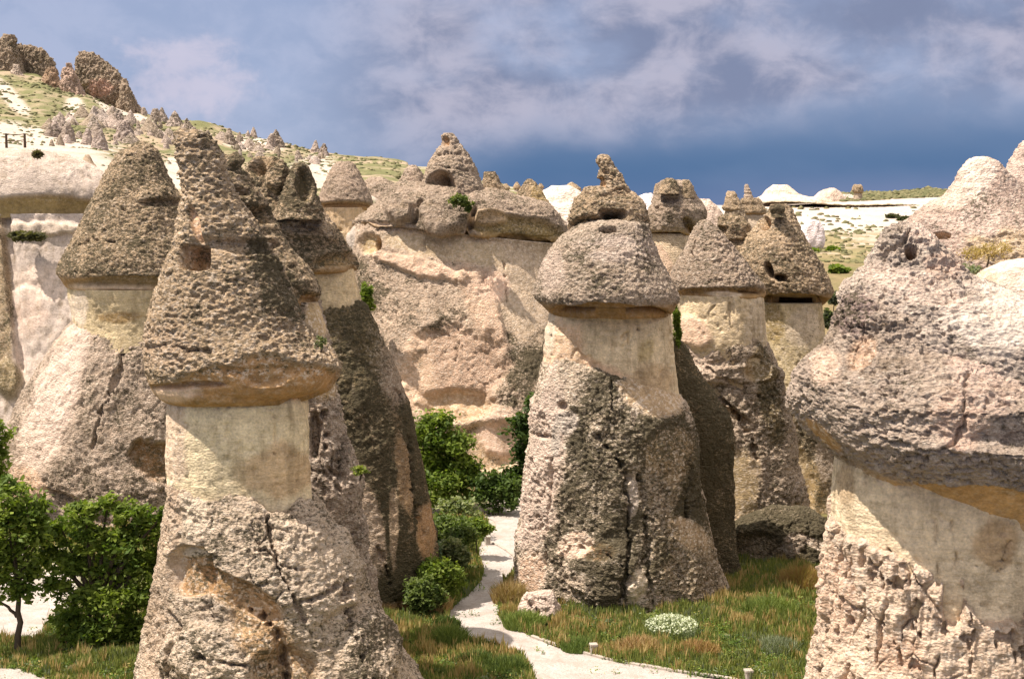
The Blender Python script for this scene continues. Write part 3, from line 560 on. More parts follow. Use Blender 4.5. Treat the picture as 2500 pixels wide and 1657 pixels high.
    # the big rounded buttress in front, undercut along its lower right edge
    loft('buttress', [(628, 1010, 1070), (636, 975, 1110), (660, 945, 1150), (700, 922, 1166), (740, 912, 1150), (780, 912, 1118), (820, 918, 1080), (860, 932, 1045), (910, 950, 1015), (940, 962, 1000)], D-2.3, t, sp=.085, style='body', tint=(0.509, 0.381, 0.297), lich=.36, crust=.45, knob=0.190, big=.7, seed=26, k=.62, amp=.9,
         stamps=[S(950, 720, 40, 90, l=.05, c=(0.551, 0.416, 0.329), rag=.4), S(1090, 760, 70, 24, l=0.46, a=-38, rag=.3)])
massif()
# G: pointed capped chimney left of the massif
def tower_g():
    D = 132; t = chimney(835, D, 'conical capped chimney half hidden between the twin-peaked chimney and the massif')
    loft('cap', [(394, 828, 852), (404, 814, 866), (420, 806, 876), (450, 792, 892), (480, 779, 906), (498, 774, 912), (506, 776, 912, .7), (514, 784, 905, 1), (518, 800, 890, 1)], D, t, sp=.11, knob=0.245, lich=.38, crust=.3, seed=28, tint=(0.382, 0.287, 0.219), stamps=[S(842, 505, 62, 13, d=.8, s=1, c=(0.318, 0.188, 0.087), rag=.15)])
    loft('neck', [(505, 788, 900), (520, 788, 900), (560, 790, 902), (563, 788, 905), (600, 786, 910), (700, 780, 920)], D, t, sp=.13, style='neck', tint=(0.582, 0.418, 0.257), lich=.1, pit=.3, seed=29, cracks=[([(780, 560), (920, 562)], 3, .4)])
    t2 = chimney(925, 150, 'low rounded grey rock hump between the conical cap and the massif', z=zof(500, 150), cat='rock', name='tuff_hump')
    loft('rock', [(432, 905, 925), (440, 895, 945), (458, 880, 975), (490, 870, 1000), (530, 860, 1010)], 142, t2, sp=.15, knob=0.272, lich=.45, seed=30, tint=(0.403, 0.307, 0.238))
tower_g()
# H: the middle tower
def tower_h():
    D = 67; t = chimney(1480, D, 'tall central fairy chimney with helmet cap and crooked finger of rock on top')
    sp = .048
    loft('cap', [(540, 1440, 1560), (548, 1412, 1582), (559, 1398, 1588), (577, 1376, 1592), (600, 1352, 1600), (620, 1340, 1608), (656, 1322, 1626), (690, 1313, 1642), (706, 1308, 1650), (720, 1307, 1655), (731, 1311, 1655), (742, 1320, 1650, .7), (758, 1334, 1643, 1), (768, 1346, 1634, 1), (770, 1380, 1600, 1)], D, t, sp=sp, knob=0.143, lich=.42, crust=.5, big=.4, seed=32, k=1.0, amp=.95, tint=(0.392, 0.307, 0.238),
         stamps=[S(1500, 768, 150, 26, d=.5, s=1, c=(0.307, 0.188, 0.078), rag=.25, edge=.12, a=2), S(1510, 610, 90, 36, l=.05, c=(0.498, 0.396, 0.329), p=.8, rag=.5), S(1440, 590, 60, 34, l=0.47, rag=.5, a=-30), S(1445, 680, 34, 28, l=0.49, rag=.6), S(1515, 700, 28, 20, l=0.47, rag=.6), S(1350, 660, 30, 60, l=.1, c=(0.445, 0.347, 0.283), rag=.5), S(1485, 562, 22, 9, d=.6, l=0.47), S(1570, 640, 30, 90, l=0.46, a=-25, rag=.4)])
    loft('upper_cap', [(456, 1438, 1462), (463, 1430, 1500), (475, 1424, 1548), (490, 1408, 1566), (510, 1402, 1578), (528, 1397, 1582), (540, 1393, 1584), (552, 1390, 1585), (560, 1392, 1580, .6), (566, 1410, 1572, 1), (570, 1440, 1550, 1)], D+.4, t, sp=sp, knob=0.163, lich=.5, crust=.4, big=.45, seed=33, k=.8,
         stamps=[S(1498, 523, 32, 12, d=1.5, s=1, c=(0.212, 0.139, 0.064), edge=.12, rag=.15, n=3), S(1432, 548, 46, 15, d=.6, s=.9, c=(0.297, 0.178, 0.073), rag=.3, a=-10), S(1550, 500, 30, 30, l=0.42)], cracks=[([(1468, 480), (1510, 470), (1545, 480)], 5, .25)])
    loft('pinnacle', [(377, 1466, 1480), (380, 1460, 1486), (388, 1456, 1490), (398, 1457, 1495), (406, 1463, 1499), (412, 1467, 1504), (424, 1461, 1512), (432, 1461, 1518), (440, 1466, 1522), (456, 1467, 1532), (470, 1464, 1540), (490, 1458, 1550)], D+.4, t, sp=.035, knob=0.129, lich=.45, crust=.5, big=.22, seed=34, k=.9, stamps=[S(1468, 452, 10, 22, s=.7, c=(0.445, 0.267, 0.136), d=.1), S(1478, 420, 12, 6, d=.2, l=0.47)], cracks=[([(1455, 404), (1475, 408), (1490, 402)], 4, .2), ([(1462, 444), (1490, 438), (1520, 446)], 4, .2), ([(1480, 470), (1520, 462), (1540, 472)], 4, .2)])
    loft('neck', [(745, 1350, 1628), (764, 1343, 1636), (807, 1340, 1642), (861, 1336, 1646), (900, 1332, 1650), (960, 1330, 1656), (1010, 1340, 1660)], D, t, sp=sp, style='neck', tint=(0.647, 0.528, 0.362), lich=.12, pit=.3, crust=.2, seed=35, n_exp=2.1, k=.66,
         stamps=[S(1370, 850, 56, 70, c=(0.636, 0.445, 0.301), p=.5, d=-.12, rag=.5, a=30), S(1420, 900, 110, 30, c=(0.594, 0.416, 0.283), a=18, rag=.5), S(1345, 810, 14, 50, c=PALE, rag=.4), S(1527, 820, 14, 6, d=.18, a=-45, rag=.1), S(1535, 828, 3, 18, d=.18, rag=.1), S(1560, 804, 4, 4, d=.3), S(1580, 850, 22, 34, c=(0.403, 0.317, 0.146), f=.6, rag=.6, a=35), S(1600, 930, 50, 40, c=(0.477, 0.357, 0.228), rag=.5)],
         cracks=[([(1642, 790), (1644, 860), (1640, 900)], 4, .12)])
    loft('flank', [(828, 1600, 1650), (840, 1590, 1662), (851, 1580, 1674), (896, 1570, 1698), (932, 1560, 1722), (960, 1560, 1744), (1016, 1560, 1779), (1068, 1560, 1787), (1170, 1560, 1788), (1271, 1560, 1791), (1387, 1560, 1806), (1459, 1560, 1820), (1600, 1560, 1830)], D+3.2, t, sp=.06, style='body', tint=(0.286, 0.213, 0.128), lich=.7, crust=.3, knob=.15, big=.5, seed=136, k=.6, amp=.8)  # shade of the right side put into the tint, along with dark lichen
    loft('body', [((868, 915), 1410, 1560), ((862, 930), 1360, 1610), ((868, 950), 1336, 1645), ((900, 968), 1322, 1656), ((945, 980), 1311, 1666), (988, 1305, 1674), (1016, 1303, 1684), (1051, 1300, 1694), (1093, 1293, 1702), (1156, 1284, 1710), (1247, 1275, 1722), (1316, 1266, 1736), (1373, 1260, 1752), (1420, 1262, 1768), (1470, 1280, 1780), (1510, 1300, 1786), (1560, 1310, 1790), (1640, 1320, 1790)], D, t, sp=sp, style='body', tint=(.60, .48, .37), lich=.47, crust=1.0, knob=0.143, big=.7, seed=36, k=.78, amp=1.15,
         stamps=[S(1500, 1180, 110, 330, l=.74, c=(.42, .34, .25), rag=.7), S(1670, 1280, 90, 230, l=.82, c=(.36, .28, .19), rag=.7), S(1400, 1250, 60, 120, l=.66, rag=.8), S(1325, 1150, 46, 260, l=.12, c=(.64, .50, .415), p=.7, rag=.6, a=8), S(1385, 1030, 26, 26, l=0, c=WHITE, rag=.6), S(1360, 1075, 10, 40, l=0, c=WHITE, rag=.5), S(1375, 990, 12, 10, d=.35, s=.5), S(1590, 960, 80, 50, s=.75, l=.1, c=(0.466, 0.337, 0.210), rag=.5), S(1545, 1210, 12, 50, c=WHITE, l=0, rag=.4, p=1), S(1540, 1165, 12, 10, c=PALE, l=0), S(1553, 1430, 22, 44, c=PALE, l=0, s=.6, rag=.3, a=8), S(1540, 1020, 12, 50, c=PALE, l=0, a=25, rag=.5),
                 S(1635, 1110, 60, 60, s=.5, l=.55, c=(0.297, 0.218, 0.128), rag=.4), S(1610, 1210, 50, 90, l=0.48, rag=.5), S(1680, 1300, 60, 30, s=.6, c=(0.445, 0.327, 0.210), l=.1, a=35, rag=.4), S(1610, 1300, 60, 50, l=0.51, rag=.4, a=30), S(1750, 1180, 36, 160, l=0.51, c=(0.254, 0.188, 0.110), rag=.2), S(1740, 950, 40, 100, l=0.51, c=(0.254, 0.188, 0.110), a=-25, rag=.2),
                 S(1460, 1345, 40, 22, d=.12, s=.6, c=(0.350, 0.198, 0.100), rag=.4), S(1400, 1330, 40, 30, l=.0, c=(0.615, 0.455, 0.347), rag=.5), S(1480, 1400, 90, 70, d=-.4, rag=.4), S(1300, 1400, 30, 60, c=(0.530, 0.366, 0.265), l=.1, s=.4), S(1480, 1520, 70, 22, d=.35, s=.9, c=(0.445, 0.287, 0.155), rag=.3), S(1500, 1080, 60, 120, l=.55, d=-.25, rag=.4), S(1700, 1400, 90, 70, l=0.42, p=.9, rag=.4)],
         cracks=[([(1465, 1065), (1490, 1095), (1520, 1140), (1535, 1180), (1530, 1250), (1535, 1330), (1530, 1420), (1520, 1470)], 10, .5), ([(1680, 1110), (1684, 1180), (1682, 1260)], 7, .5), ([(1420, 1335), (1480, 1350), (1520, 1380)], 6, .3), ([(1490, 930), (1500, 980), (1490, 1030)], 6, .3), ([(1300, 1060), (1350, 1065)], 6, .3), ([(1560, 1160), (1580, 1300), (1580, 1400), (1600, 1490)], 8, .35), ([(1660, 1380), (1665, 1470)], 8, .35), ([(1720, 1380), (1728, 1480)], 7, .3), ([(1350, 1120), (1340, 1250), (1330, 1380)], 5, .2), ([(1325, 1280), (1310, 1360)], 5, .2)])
    b = empty('boulder', on_plane(1290, 1480, 0), 'pale cream boulder lying in the grass at the left foot of the central chimney', 'boulder')
    loft('rock', [((1452, 1444), 1296, 1326), ((1458, 1450), 1284, 1340), ((1472, 1468), 1274, 1352), ((1486, 1486), 1266, 1360), (1500, 1262, 1366)], 62.3, b, sp=.04, style='gnarl', tint=(0.620, 0.492, 0.418), lich=.05, crust=.6, pit=.8, knob=.2, big=.6, seed=37, amp=1.2, k=.6)
tower_h()
# I and J: pair right of H
def towers_ij():
    D = 79; t = chimney(1770, D, 'sharp pyramid-capped fairy chimney directly right of the central one')
    loft('cap', [(536, 1718, 1726), (542, 1708, 1734), (552, 1702, 1744), (563, 1696, 1756), (592, 1680, 1782), (620, 1664, 1803), (642, 1652, 1821), (660, 1645, 1834), (681, 1639, 1848), (698, 1640, 1862), (706, 1645, 1866, .3), (715, 1652, 1868, .8), (723, 1660, 1866, 1), (727, 1675, 1855, 1), (728, 1710, 1820, 1)], D, t, sp=.055, knob=0.163, lich=.42, crust=.5, big=.3, seed=40, k=.85, tint=(0.371, 0.282, 0.215),
         stamps=[S(1765, 716, 110, 13, d=.3, s=.9, c=(0.297, 0.188, 0.083), rag=.3), S(1770, 722, 55, 7, d=-.1, s=.6, c=PALE, rag=.4), S(1835, 712, 26, 13, d=.4, s=1, c=(0.286, 0.173, 0.078)), S(1735, 560, 20, 30, l=0.44)], cracks=[([(1700, 590), (1690, 620), (1710, 640)], 4, .2)])
    loft('neck', [(718, 1664, 1862), (737, 1662, 1866), (780, 1661, 1868), (836, 1664, 1872), (870, 1680, 1870), (960, 1710, 1860)], D, t, sp=.06, style='neck', tint=(0.608, 0.479, 0.310), lich=.15, pit=.3, seed=41, stamps=[S(1690, 810, 50, 34, c=(0.636, 0.445, 0.319), p=.5, rag=.3, a=28, d=-.15), S(1850, 790, 30, 70, c=(0.530, 0.426, 0.301), rag=.5)], cracks=[([(1745, 745), (1730, 780)], 3, .12), ([(1782, 740), (1785, 800)], 3, .15)])
    loft('body', [(812, 1700, 1840), (822, 1675, 1862), (845, 1662, 1880), (880, 1668, 1892), (932, 1690, 1905), (1000, 1690, 1925), (1080, 1690, 1945), (1160, 1690, 1960), (1250, 1690, 1975), (1330, 1690, 1985), (1420, 1690, 1990)], D, t, sp=.06, style='body', tint=(0.435, 0.337, 0.255), lich=.42, crust=.6, knob=0.163, big=.8, seed=42, k=.65, amp=1.1,
         stamps=[S(1700, 870, 45, 55, l=.05, c=(0.583, 0.445, 0.347), p=.8, rag=.5), S(1815, 850, 40, 50, d=-.3, rag=.4), S(1840, 900, 26, 30, d=.3, s=.7, c=(0.350, 0.247, 0.136)), S(1790, 1010, 50, 10, d=.3, c=OCHRE, a=28), S(1870, 950, 26, 140, l=0.51, c=(0.233, 0.178, 0.100), a=-12, rag=.3), S(1800, 1180, 60, 90, s=.9, l=.15, c=(0.424, 0.317, 0.183), rag=.4), S(1845, 1140, 16, 20, s=.8, c=(0.445, 0.337, 0.219)), S(1790, 910, 120, 24, l=.3, d=-.3, rag=.5), S(1700, 1250, 40, 100, l=0.49)],  # dark right-hand patch puts the shade of that flank into the colour
         cracks=[([(1730, 935), (1790, 1000), (1830, 1060), (1850, 1120)], 9, .5), ([(1740, 900), (1800, 940), (1860, 970)], 7, .3)])
    D = 86; t = chimney(1950, D, 'leaning cone-capped fairy chimney with two small dark window holes, farthest right of the central group')
    loft('cap', [(497, 1892, 1920), (502, 1884, 1926), (512, 1880, 1934), (524, 1870, 1938), (540, 1858, 1944), (556, 1844, 1950), (574, 1830, 1958), (613, 1812, 1980), (640, 1805, 1996), (663, 1805, 2010), (690, 1812, 2024), (704, 1820, 2031), (714, 1830, 2032), (724, 1845, 2028, .5), (735, 1855, 2018, 1), (744, 1866, 2008, 1), (746, 1890, 1990, 1)], D, t, sp=.06, knob=0.177, lich=.48, crust=.45, big=.35, seed=43, k=.85,
         stamps=[S(1878, 660, 9, 20, d=1.3, s=.5, l=.3, rag=.05, a=-15), S(1904, 678, 17, 8, d=1.2, s=.5, rag=.05), S(1868, 546, 13, 15, d=.9, s=.8, c=(0.286, 0.159, 0.073), rag=.1), S(1895, 515, 12, 10, d=.5, s=.8, c=(0.233, 0.149, 0.064)), S(1935, 738, 88, 20, d=.6, s=1, c=(0.318, 0.218, 0.091), edge=.12, rag=.12), S(1845, 640, 26, 60, l=0.47, a=-20)],
         cracks=[([(1915, 685), (1960, 692), (2000, 700)], 4, .2)])
    loft('peak', [(498, 1884, 1902), (503, 1880, 1912), (512, 1880, 1916), (520, 1886, 1912), (532, 1884, 1920)], D-1.2, t, sp=.06, knob=0.136, lich=.6, seed=44)
    loft('peak', [(524, 1758, 1780), (532, 1752, 1800), (550, 1750, 1822), (575, 1756, 1830), (600, 1770, 1840), (640, 1790, 1860)], D+1, t, sp=.07, knob=0.177, lich=.5, big=.5, seed=45, stamps=[S(1760, 562, 12, 10, d=.4, s=1, c=(0.350, 0.198, 0.091)), S(1800, 590, 30, 6, d=.3, s=.5)])
    loft('neck', [(736, 1858, 2006), (757, 1858, 2008), (800, 1858, 2014), (855, 1860, 2020), (950, 1862, 2030)], D, t, sp=.08, style='neck', tint=(0.517, 0.418, 0.257), lich=.3, pit=.3, seed=46, stamps=[S(1965, 800, 45, 50, c=(0.530, 0.435, 0.319), rag=.35), S(1890, 780, 25, 60, c=(0.276, 0.208, 0.100), rag=.3)])
    loft('body', [(852, 1900, 2000), (866, 1870, 2022), (900, 1865, 2035), (960, 1865, 2048), (1050, 1868, 2058), (1150, 1870, 2068), (1250, 1872, 2078), (1340, 1875, 2088), (1420, 1880, 2095)], D, t, sp=.075, style='body', tint=(0.350, 0.272, 0.178), lich=.55, crust=.5, knob=0.163, big=.8, seed=47, k=.7,
         stamps=[S(1925, 870, 20, 40, l=0, c=(0.530, 0.406, 0.329), a=-28, rag=.4), S(1900, 1010, 22, 12, l=0, c=PALE, rag=.4, d=-.2), S(1930, 1190, 55, 95, s=1, l=.1, c=(0.445, 0.342, 0.201), d=.4, rag=.35), S(1990, 1200, 30, 70, s=1, c=(0.360, 0.257, 0.128)), S(2015, 1110, 22, 60, l=.3, p=1, c=(0.424, 0.337, 0.255), rag=.4), S(1890, 960, 40, 100, l=0.51)])
    t = empty('rock_mound', on_plane(1940, 1420, 0), 'low rough rock arch with deep shade put into its dark colour at the foot of the two chimneys behind the grass', 'rock')
    loft('rock', [(1236, 1900, 1960), (1246, 1850, 1985), (1262, 1812, 2010), (1290, 1785, 2040), (1330, 1770, 2060), (1380, 1762, 2080), (1420, 1755, 2090)], 73, t, sp=.06, style='body', tint=(0.250, 0.200, 0.135), lich=.72, crust=.4, knob=0.163, big=1.3, seed=48, k=.45,  # deep shade at the chimneys' foot put into the tint and lichen amount
         stamps=[S(1935, 1330, 26, 26, l=.1, p=1, c=(0.466, 0.366, 0.283), rag=.5), S(1990, 1330, 55, 12, l=.1, p=1, c=(0.445, 0.347, 0.265), a=30, rag=.4), S(1850, 1360, 70, 60, d=.5, l=0.52)])
towers_ij()
# M, L: smaller chimneys behind
def towers_back():
    D = 118; t = chimney(1650, D, 'blocky many-pointed capped chimney standing behind and right of the crooked rock finger')
    loft('cap', [(440, 1622, 1644), (450, 1604, 1686), (462, 1600, 1690), (478, 1595, 1692), (500, 1586, 1712), (515, 1582, 1722), (535, 1580, 1722), (556, 1580, 1712), (566, 1586, 1704, .5), (574, 1592, 1695, 1), (580, 1600, 1685, 1)], D, t, sp=.09, knob=0.218, lich=.42, crust=.35, big=.7, seed=50, tint=(0.371, 0.282, 0.215),
         stamps=[S(1637, 490, 20, 8, d=.6, s=.8, l=0.42), S(1685, 555, 10, 26, d=.8, l=0.49, a=-28), S(1632, 575, 46, 8, d=.5, s=1, c=(0.318, 0.188, 0.091), a=5), S(1640, 455, 12, 8, d=.4, l=0.47)], cracks=[([(1600, 508), (1640, 498), (1655, 500)], 4, .4)])
    loft('peak', [(434, 1628, 1640), (440, 1620, 1650), (455, 1614, 1656), (475, 1606, 1660)], D-1.5, t, sp=.09, knob=0.190, lich=.5, seed=51, big=.3)
    loft('peak', [(438, 1668, 1680), (446, 1662, 1686), (462, 1660, 1690), (485, 1656, 1694)], D-1, t, sp=.09, knob=0.190, lich=.5, seed=52, big=.3)
    loft('peak', [(447, 1602, 1610), (456, 1598, 1616), (475, 1594, 1620)], D, t, sp=.09, knob=0.190, lich=.3, seed=53, big=.2)
    loft('neck', [(568, 1590, 1690), (580, 1590, 1700), (650, 1580, 1710), (760, 1565, 1730), (900, 1550, 1750), (1100, 1545, 1760)], D, t, sp=.11, style='neck', tint=(0.595, 0.460, 0.315), lich=.15, seed=54, stamps=[S(1625, 640, 14, 50, c=(0.636, 0.455, 0.329), a=-30, rag=.5)])
    D = 132; t = chimney(1790, D, 'small chimney with a flat-tipped grey hood on a pale stalk behind the pyramid cap')
    loft('cap', [(466, 1778, 1791), (469, 1774, 1796), (480, 1772, 1800), (495, 1769, 1808), (505, 1765, 1815), (511, 1764, 1819), (516, 1772, 1812, 1), (518, 1785, 1805, 1)], D, t, sp=.09, knob=0.204, lich=.4, seed=55, big=.15)
    loft('neck', [(512, 1771, 1812), (530, 1768, 1818), (560, 1757, 1832), (620, 1745, 1850), (760, 1730, 1870), (1050, 1720, 1880)], D, t, sp=.12, style='body', tint=(0.403, 0.307, 0.215), lich=.35, seed=56, knob=0.204, big=.4)
    D = 136; t = chimney(1840, D, 'small chimney with a ringed beehive spike on a rounded hood behind the window-holed cap')
    loft('cap', [(484, 1812, 1850), (489, 1806, 1856), (500, 1810, 1862), (512, 1808, 1868), (520, 1810, 1871), (524, 1816, 1866, 1), (526, 1830, 1860, 1)], D, t, sp=.09, knob=0.204, lich=.45, seed=57, big=.2)
    loft('spike', [(449, 1820, 1825), (455, 1817, 1829), (459, 1818, 1828), (462, 1816, 1833), (466, 1818, 1831), (469, 1816, 1836), (474, 1819, 1834), (477, 1816, 1838), (486, 1817, 1840), (492, 1815, 1842)], D, t, sp=.06, knob=0.136, lich=.2, seed=58, big=.08, tint=(0.445, 0.342, 0.265), amp=.5)
    loft('neck', [(520, 1818, 1862), (540, 1815, 1870), (580, 1812, 1880), (700, 1800, 1900), (1000, 1790, 1920)], D, t, sp=.14, style='neck', tint=(0.595, 0.479, 0.362), lich=.1, seed=59)
    # pale domes, cliff cap and mushroom on the plateau
    def dome(rows, D, px, label, cat='tuff dome', name='tuff_dome', tint=WHITE, **kw):
        t = chimney(px, D, label, z=zof(rows[-1][0] if not isinstance(rows[-1][0], tuple) else rows[-1][0][0], D), cat=cat, name=name)
        loft('rock', rows, D, t, sp=.2, style='soft', tint=tint, lich=0.05, pit=.5, crust=.15, k=.7, mat=ROCKFAR, rill=.30, **kw); return t
    dome([(451, 1888, 1920), (455, 1880, 1926), (465, 1868, 1938), (476, 1862, 1955), (485, 1840, 1985), (494, 1800, 2010)], 284, 1905, 'larger smooth white dome with a flat top on the right-hand plateau', seed=60, big=.4, tint=(0.700, 0.555, 0.457))
    dome([(459, 2028, 2036), (463, 2012, 2044), (472, 1995, 2052), (484, 1984, 2062), (497, 1975, 2070)], 282, 2033, 'smaller pointed pale dome right of the flat-topped one on the plateau', seed=61, big=.4, tint=(0.657, 0.515, 0.420))
    dome([(474, 2055, 2075), (480, 2045, 2085), (490, 2040, 2095)], 286, 2066, 'lowest pale hummock beside the mushroom rock on the plateau', seed=62, big=.2)
    dome([(535, 1978, 1990), (542, 1968, 2000), (556, 1955, 2009), (575, 1945, 2014), (600, 1940, 2013), (620, 1948, 2002), (640, 1950, 1995)], 190, 1985, 'rounded white knob of rock bulging from the cliff below the plateau', cat='tuff knob', name='rock_outcrop', seed=63, big=.5, tint=(0.760, 0.663, 0.671))
    dome([(455, 1350, 1385), (462, 1334, 1400), (475, 1318, 1425), (495, 1300, 1470), (520, 1290, 1500), (560, 1280, 1520)], 150, 1365, 'smooth white hump between the massif and the crooked rock finger', seed=64, big=.6, tint=(0.780, 0.643, 0.548))
    dome([(472, 1575, 1590), (480, 1560, 1600), (495, 1540, 1620), (520, 1530, 1640)], 200, 1582, 'white hump peeping out left of the many-pointed cap', seed=65, big=.4, tint=(0.760, 0.673, 0.682))
    dome([(484, 1705, 1730), (495, 1690, 1748), (520, 1680, 1765), (580, 1670, 1790), (640, 1660, 1810)], 180, 1725, 'pale smooth tuff shoulder right of the many-pointed cap', seed=66, big=.6, tint=(0.615, 0.485, 0.402))
    t = chimney(2095, 280, 'tiny mushroom-shaped capped rock on the plateau skyline at the right', z=zof(486, 280), cat='mushroom rock', name='mushroom_rock')
    loft('cap', [(451, 2088, 2100), (454, 2083, 2104), (462, 2080, 2107), (469, 2081, 2108), (472, 2086, 2104, 1)], 280, t, sp=.15, knob=0.408, lich=.5, big=.2, seed=67)
    loft('stem', [(470, 2086, 2104), (480, 2085, 2105), (490, 2083, 2107)], 280, t, sp=.2, style='soft', tint=(0.583, 0.455, 0.338), seed=68)
    for (px, yt, yb, w, D, lab) in ((1235, 447, 464, 12, 260, 'tiny dark-capped rock on the skyline just right of the massif peaks'), (1262, 443, 462, 10, 262, 'tiny round-capped rock on the skyline left of the olive cone'), (1320, 447, 460, 10, 265, 'tiny capped rock on the skyline over the white humps'), (1396, 444, 468, 24, 240, 'low pyramid-shaped brown cap on the white humps left of the crooked finger')):
        t = chimney(px, D, lab, z=zof(yb+8, D), cat='capped rock', name='capped_rock')
        loft('cap', [(yt, px-1.5, px+1.5), (yt+(yb-yt)*.35, px-w*.45, px+w*.45), (yt+(yb-yt)*.7, px-w, px+w), (yt+(yb-yt)*.85, px-w*1.05, px+w*1.05), (yb, px-w*.7, px+w*.7, .8)], D, t, sp=.2, knob=0.340, lich=.45, big=.2, seed=px)
        loft('stem', [(yb-3, px-w*.6, px+w*.6), (yb+6, px-w*.7, px+w*.7), (yb+25, px-w, px+w)], D, t, sp=.3, style='soft', tint=(0.615, 0.485, 0.384), seed=px+1)
    # caprock ledge along the plateau edge
    xs = np.linspace(1845, 2262, 120); V = []; F = []
    ys = np.interp(xs, [1845, 1880, 1930, 1990, 2040, 2100, 2180, 2262], [497, 494, 493, 497, 501, 502, 500, 503])
    for i, (x, y) in enumerate(zip(xs, ys)):
        th_ = 2.6 + .8*math.sin(i*.7) + random.uniform(-.5, .5); Dn = 261.0 + random.uniform(-.3, .3)
        for (yy, DD) in ((y-2, 275), (y-th_, Dn+.6), (y-th_+1.2, Dn), (y, Dn), (y+.8, Dn+.8), (y+1, 275)): V.append(tuple(at(x, yy, DD)))
        if i:
            a = (i-1)*6; b = i*6
            for q in range(5): F.append((a+q, b+q, b+q+1, a+q+1))
    t = chimney(2050, 262, 'thin brown caprock ledge running along the edge of the white plateau cliff', z=zof(510, 262), cat='rock ledge', name='caprock_ledge')
    mesh_obj('rock', V, F, ROCKFAR, t, attrs={'tint': np.tile((.36, .29, .19), (len(V), 1)), 'aux': np.tile((.3, .5, .2), (len(V), 1))})
    # faraway mountain
    k = NB('mountain_slope'); k.l(k.mix(k.noise(k.pos(), .004, 5), (0.075, 0.10, 0.13), (0.11, 0.135, 0.15)), k.b.inputs['Base Color'])
    V = []; F = []; D = 6500; n = 40; cx_, top = xof(2262, 456, D), zof(456, D); W = xof(2330, 474, D)-cx_; zb = zof(474, D); rnd = random.Random(4)
    for r in range(9):
        fr = r/8*2.2
        for j in range(n):
            a = j/n*2*math.pi; wob = 1+.10*math.sin(3*a+1)+.06*math.sin(7*a)+rnd.uniform(-.03, .03)
            rad = max(fr, .03)*W*wob; V.append((cx_+rad*math.cos(a), D+rad*math.sin(a), top+(zb-top)*fr**1.05*(1 if fr < 1 else 1+.6*(fr-1)) - (rnd.uniform(0, 5) if r else 0)))
    for r in range(8):
        for j in range(n): F.append((r*n+j, (r+1)*n+j, (r+1)*n+(j+1) % n, r*n+(j+1) % n))
    F.append(tuple(range(n)))
    tag(mesh_obj('mountain', V, F, k.m), 'distant blue grey pointed mountain on the right horizon', kind='structure')
towers_back()
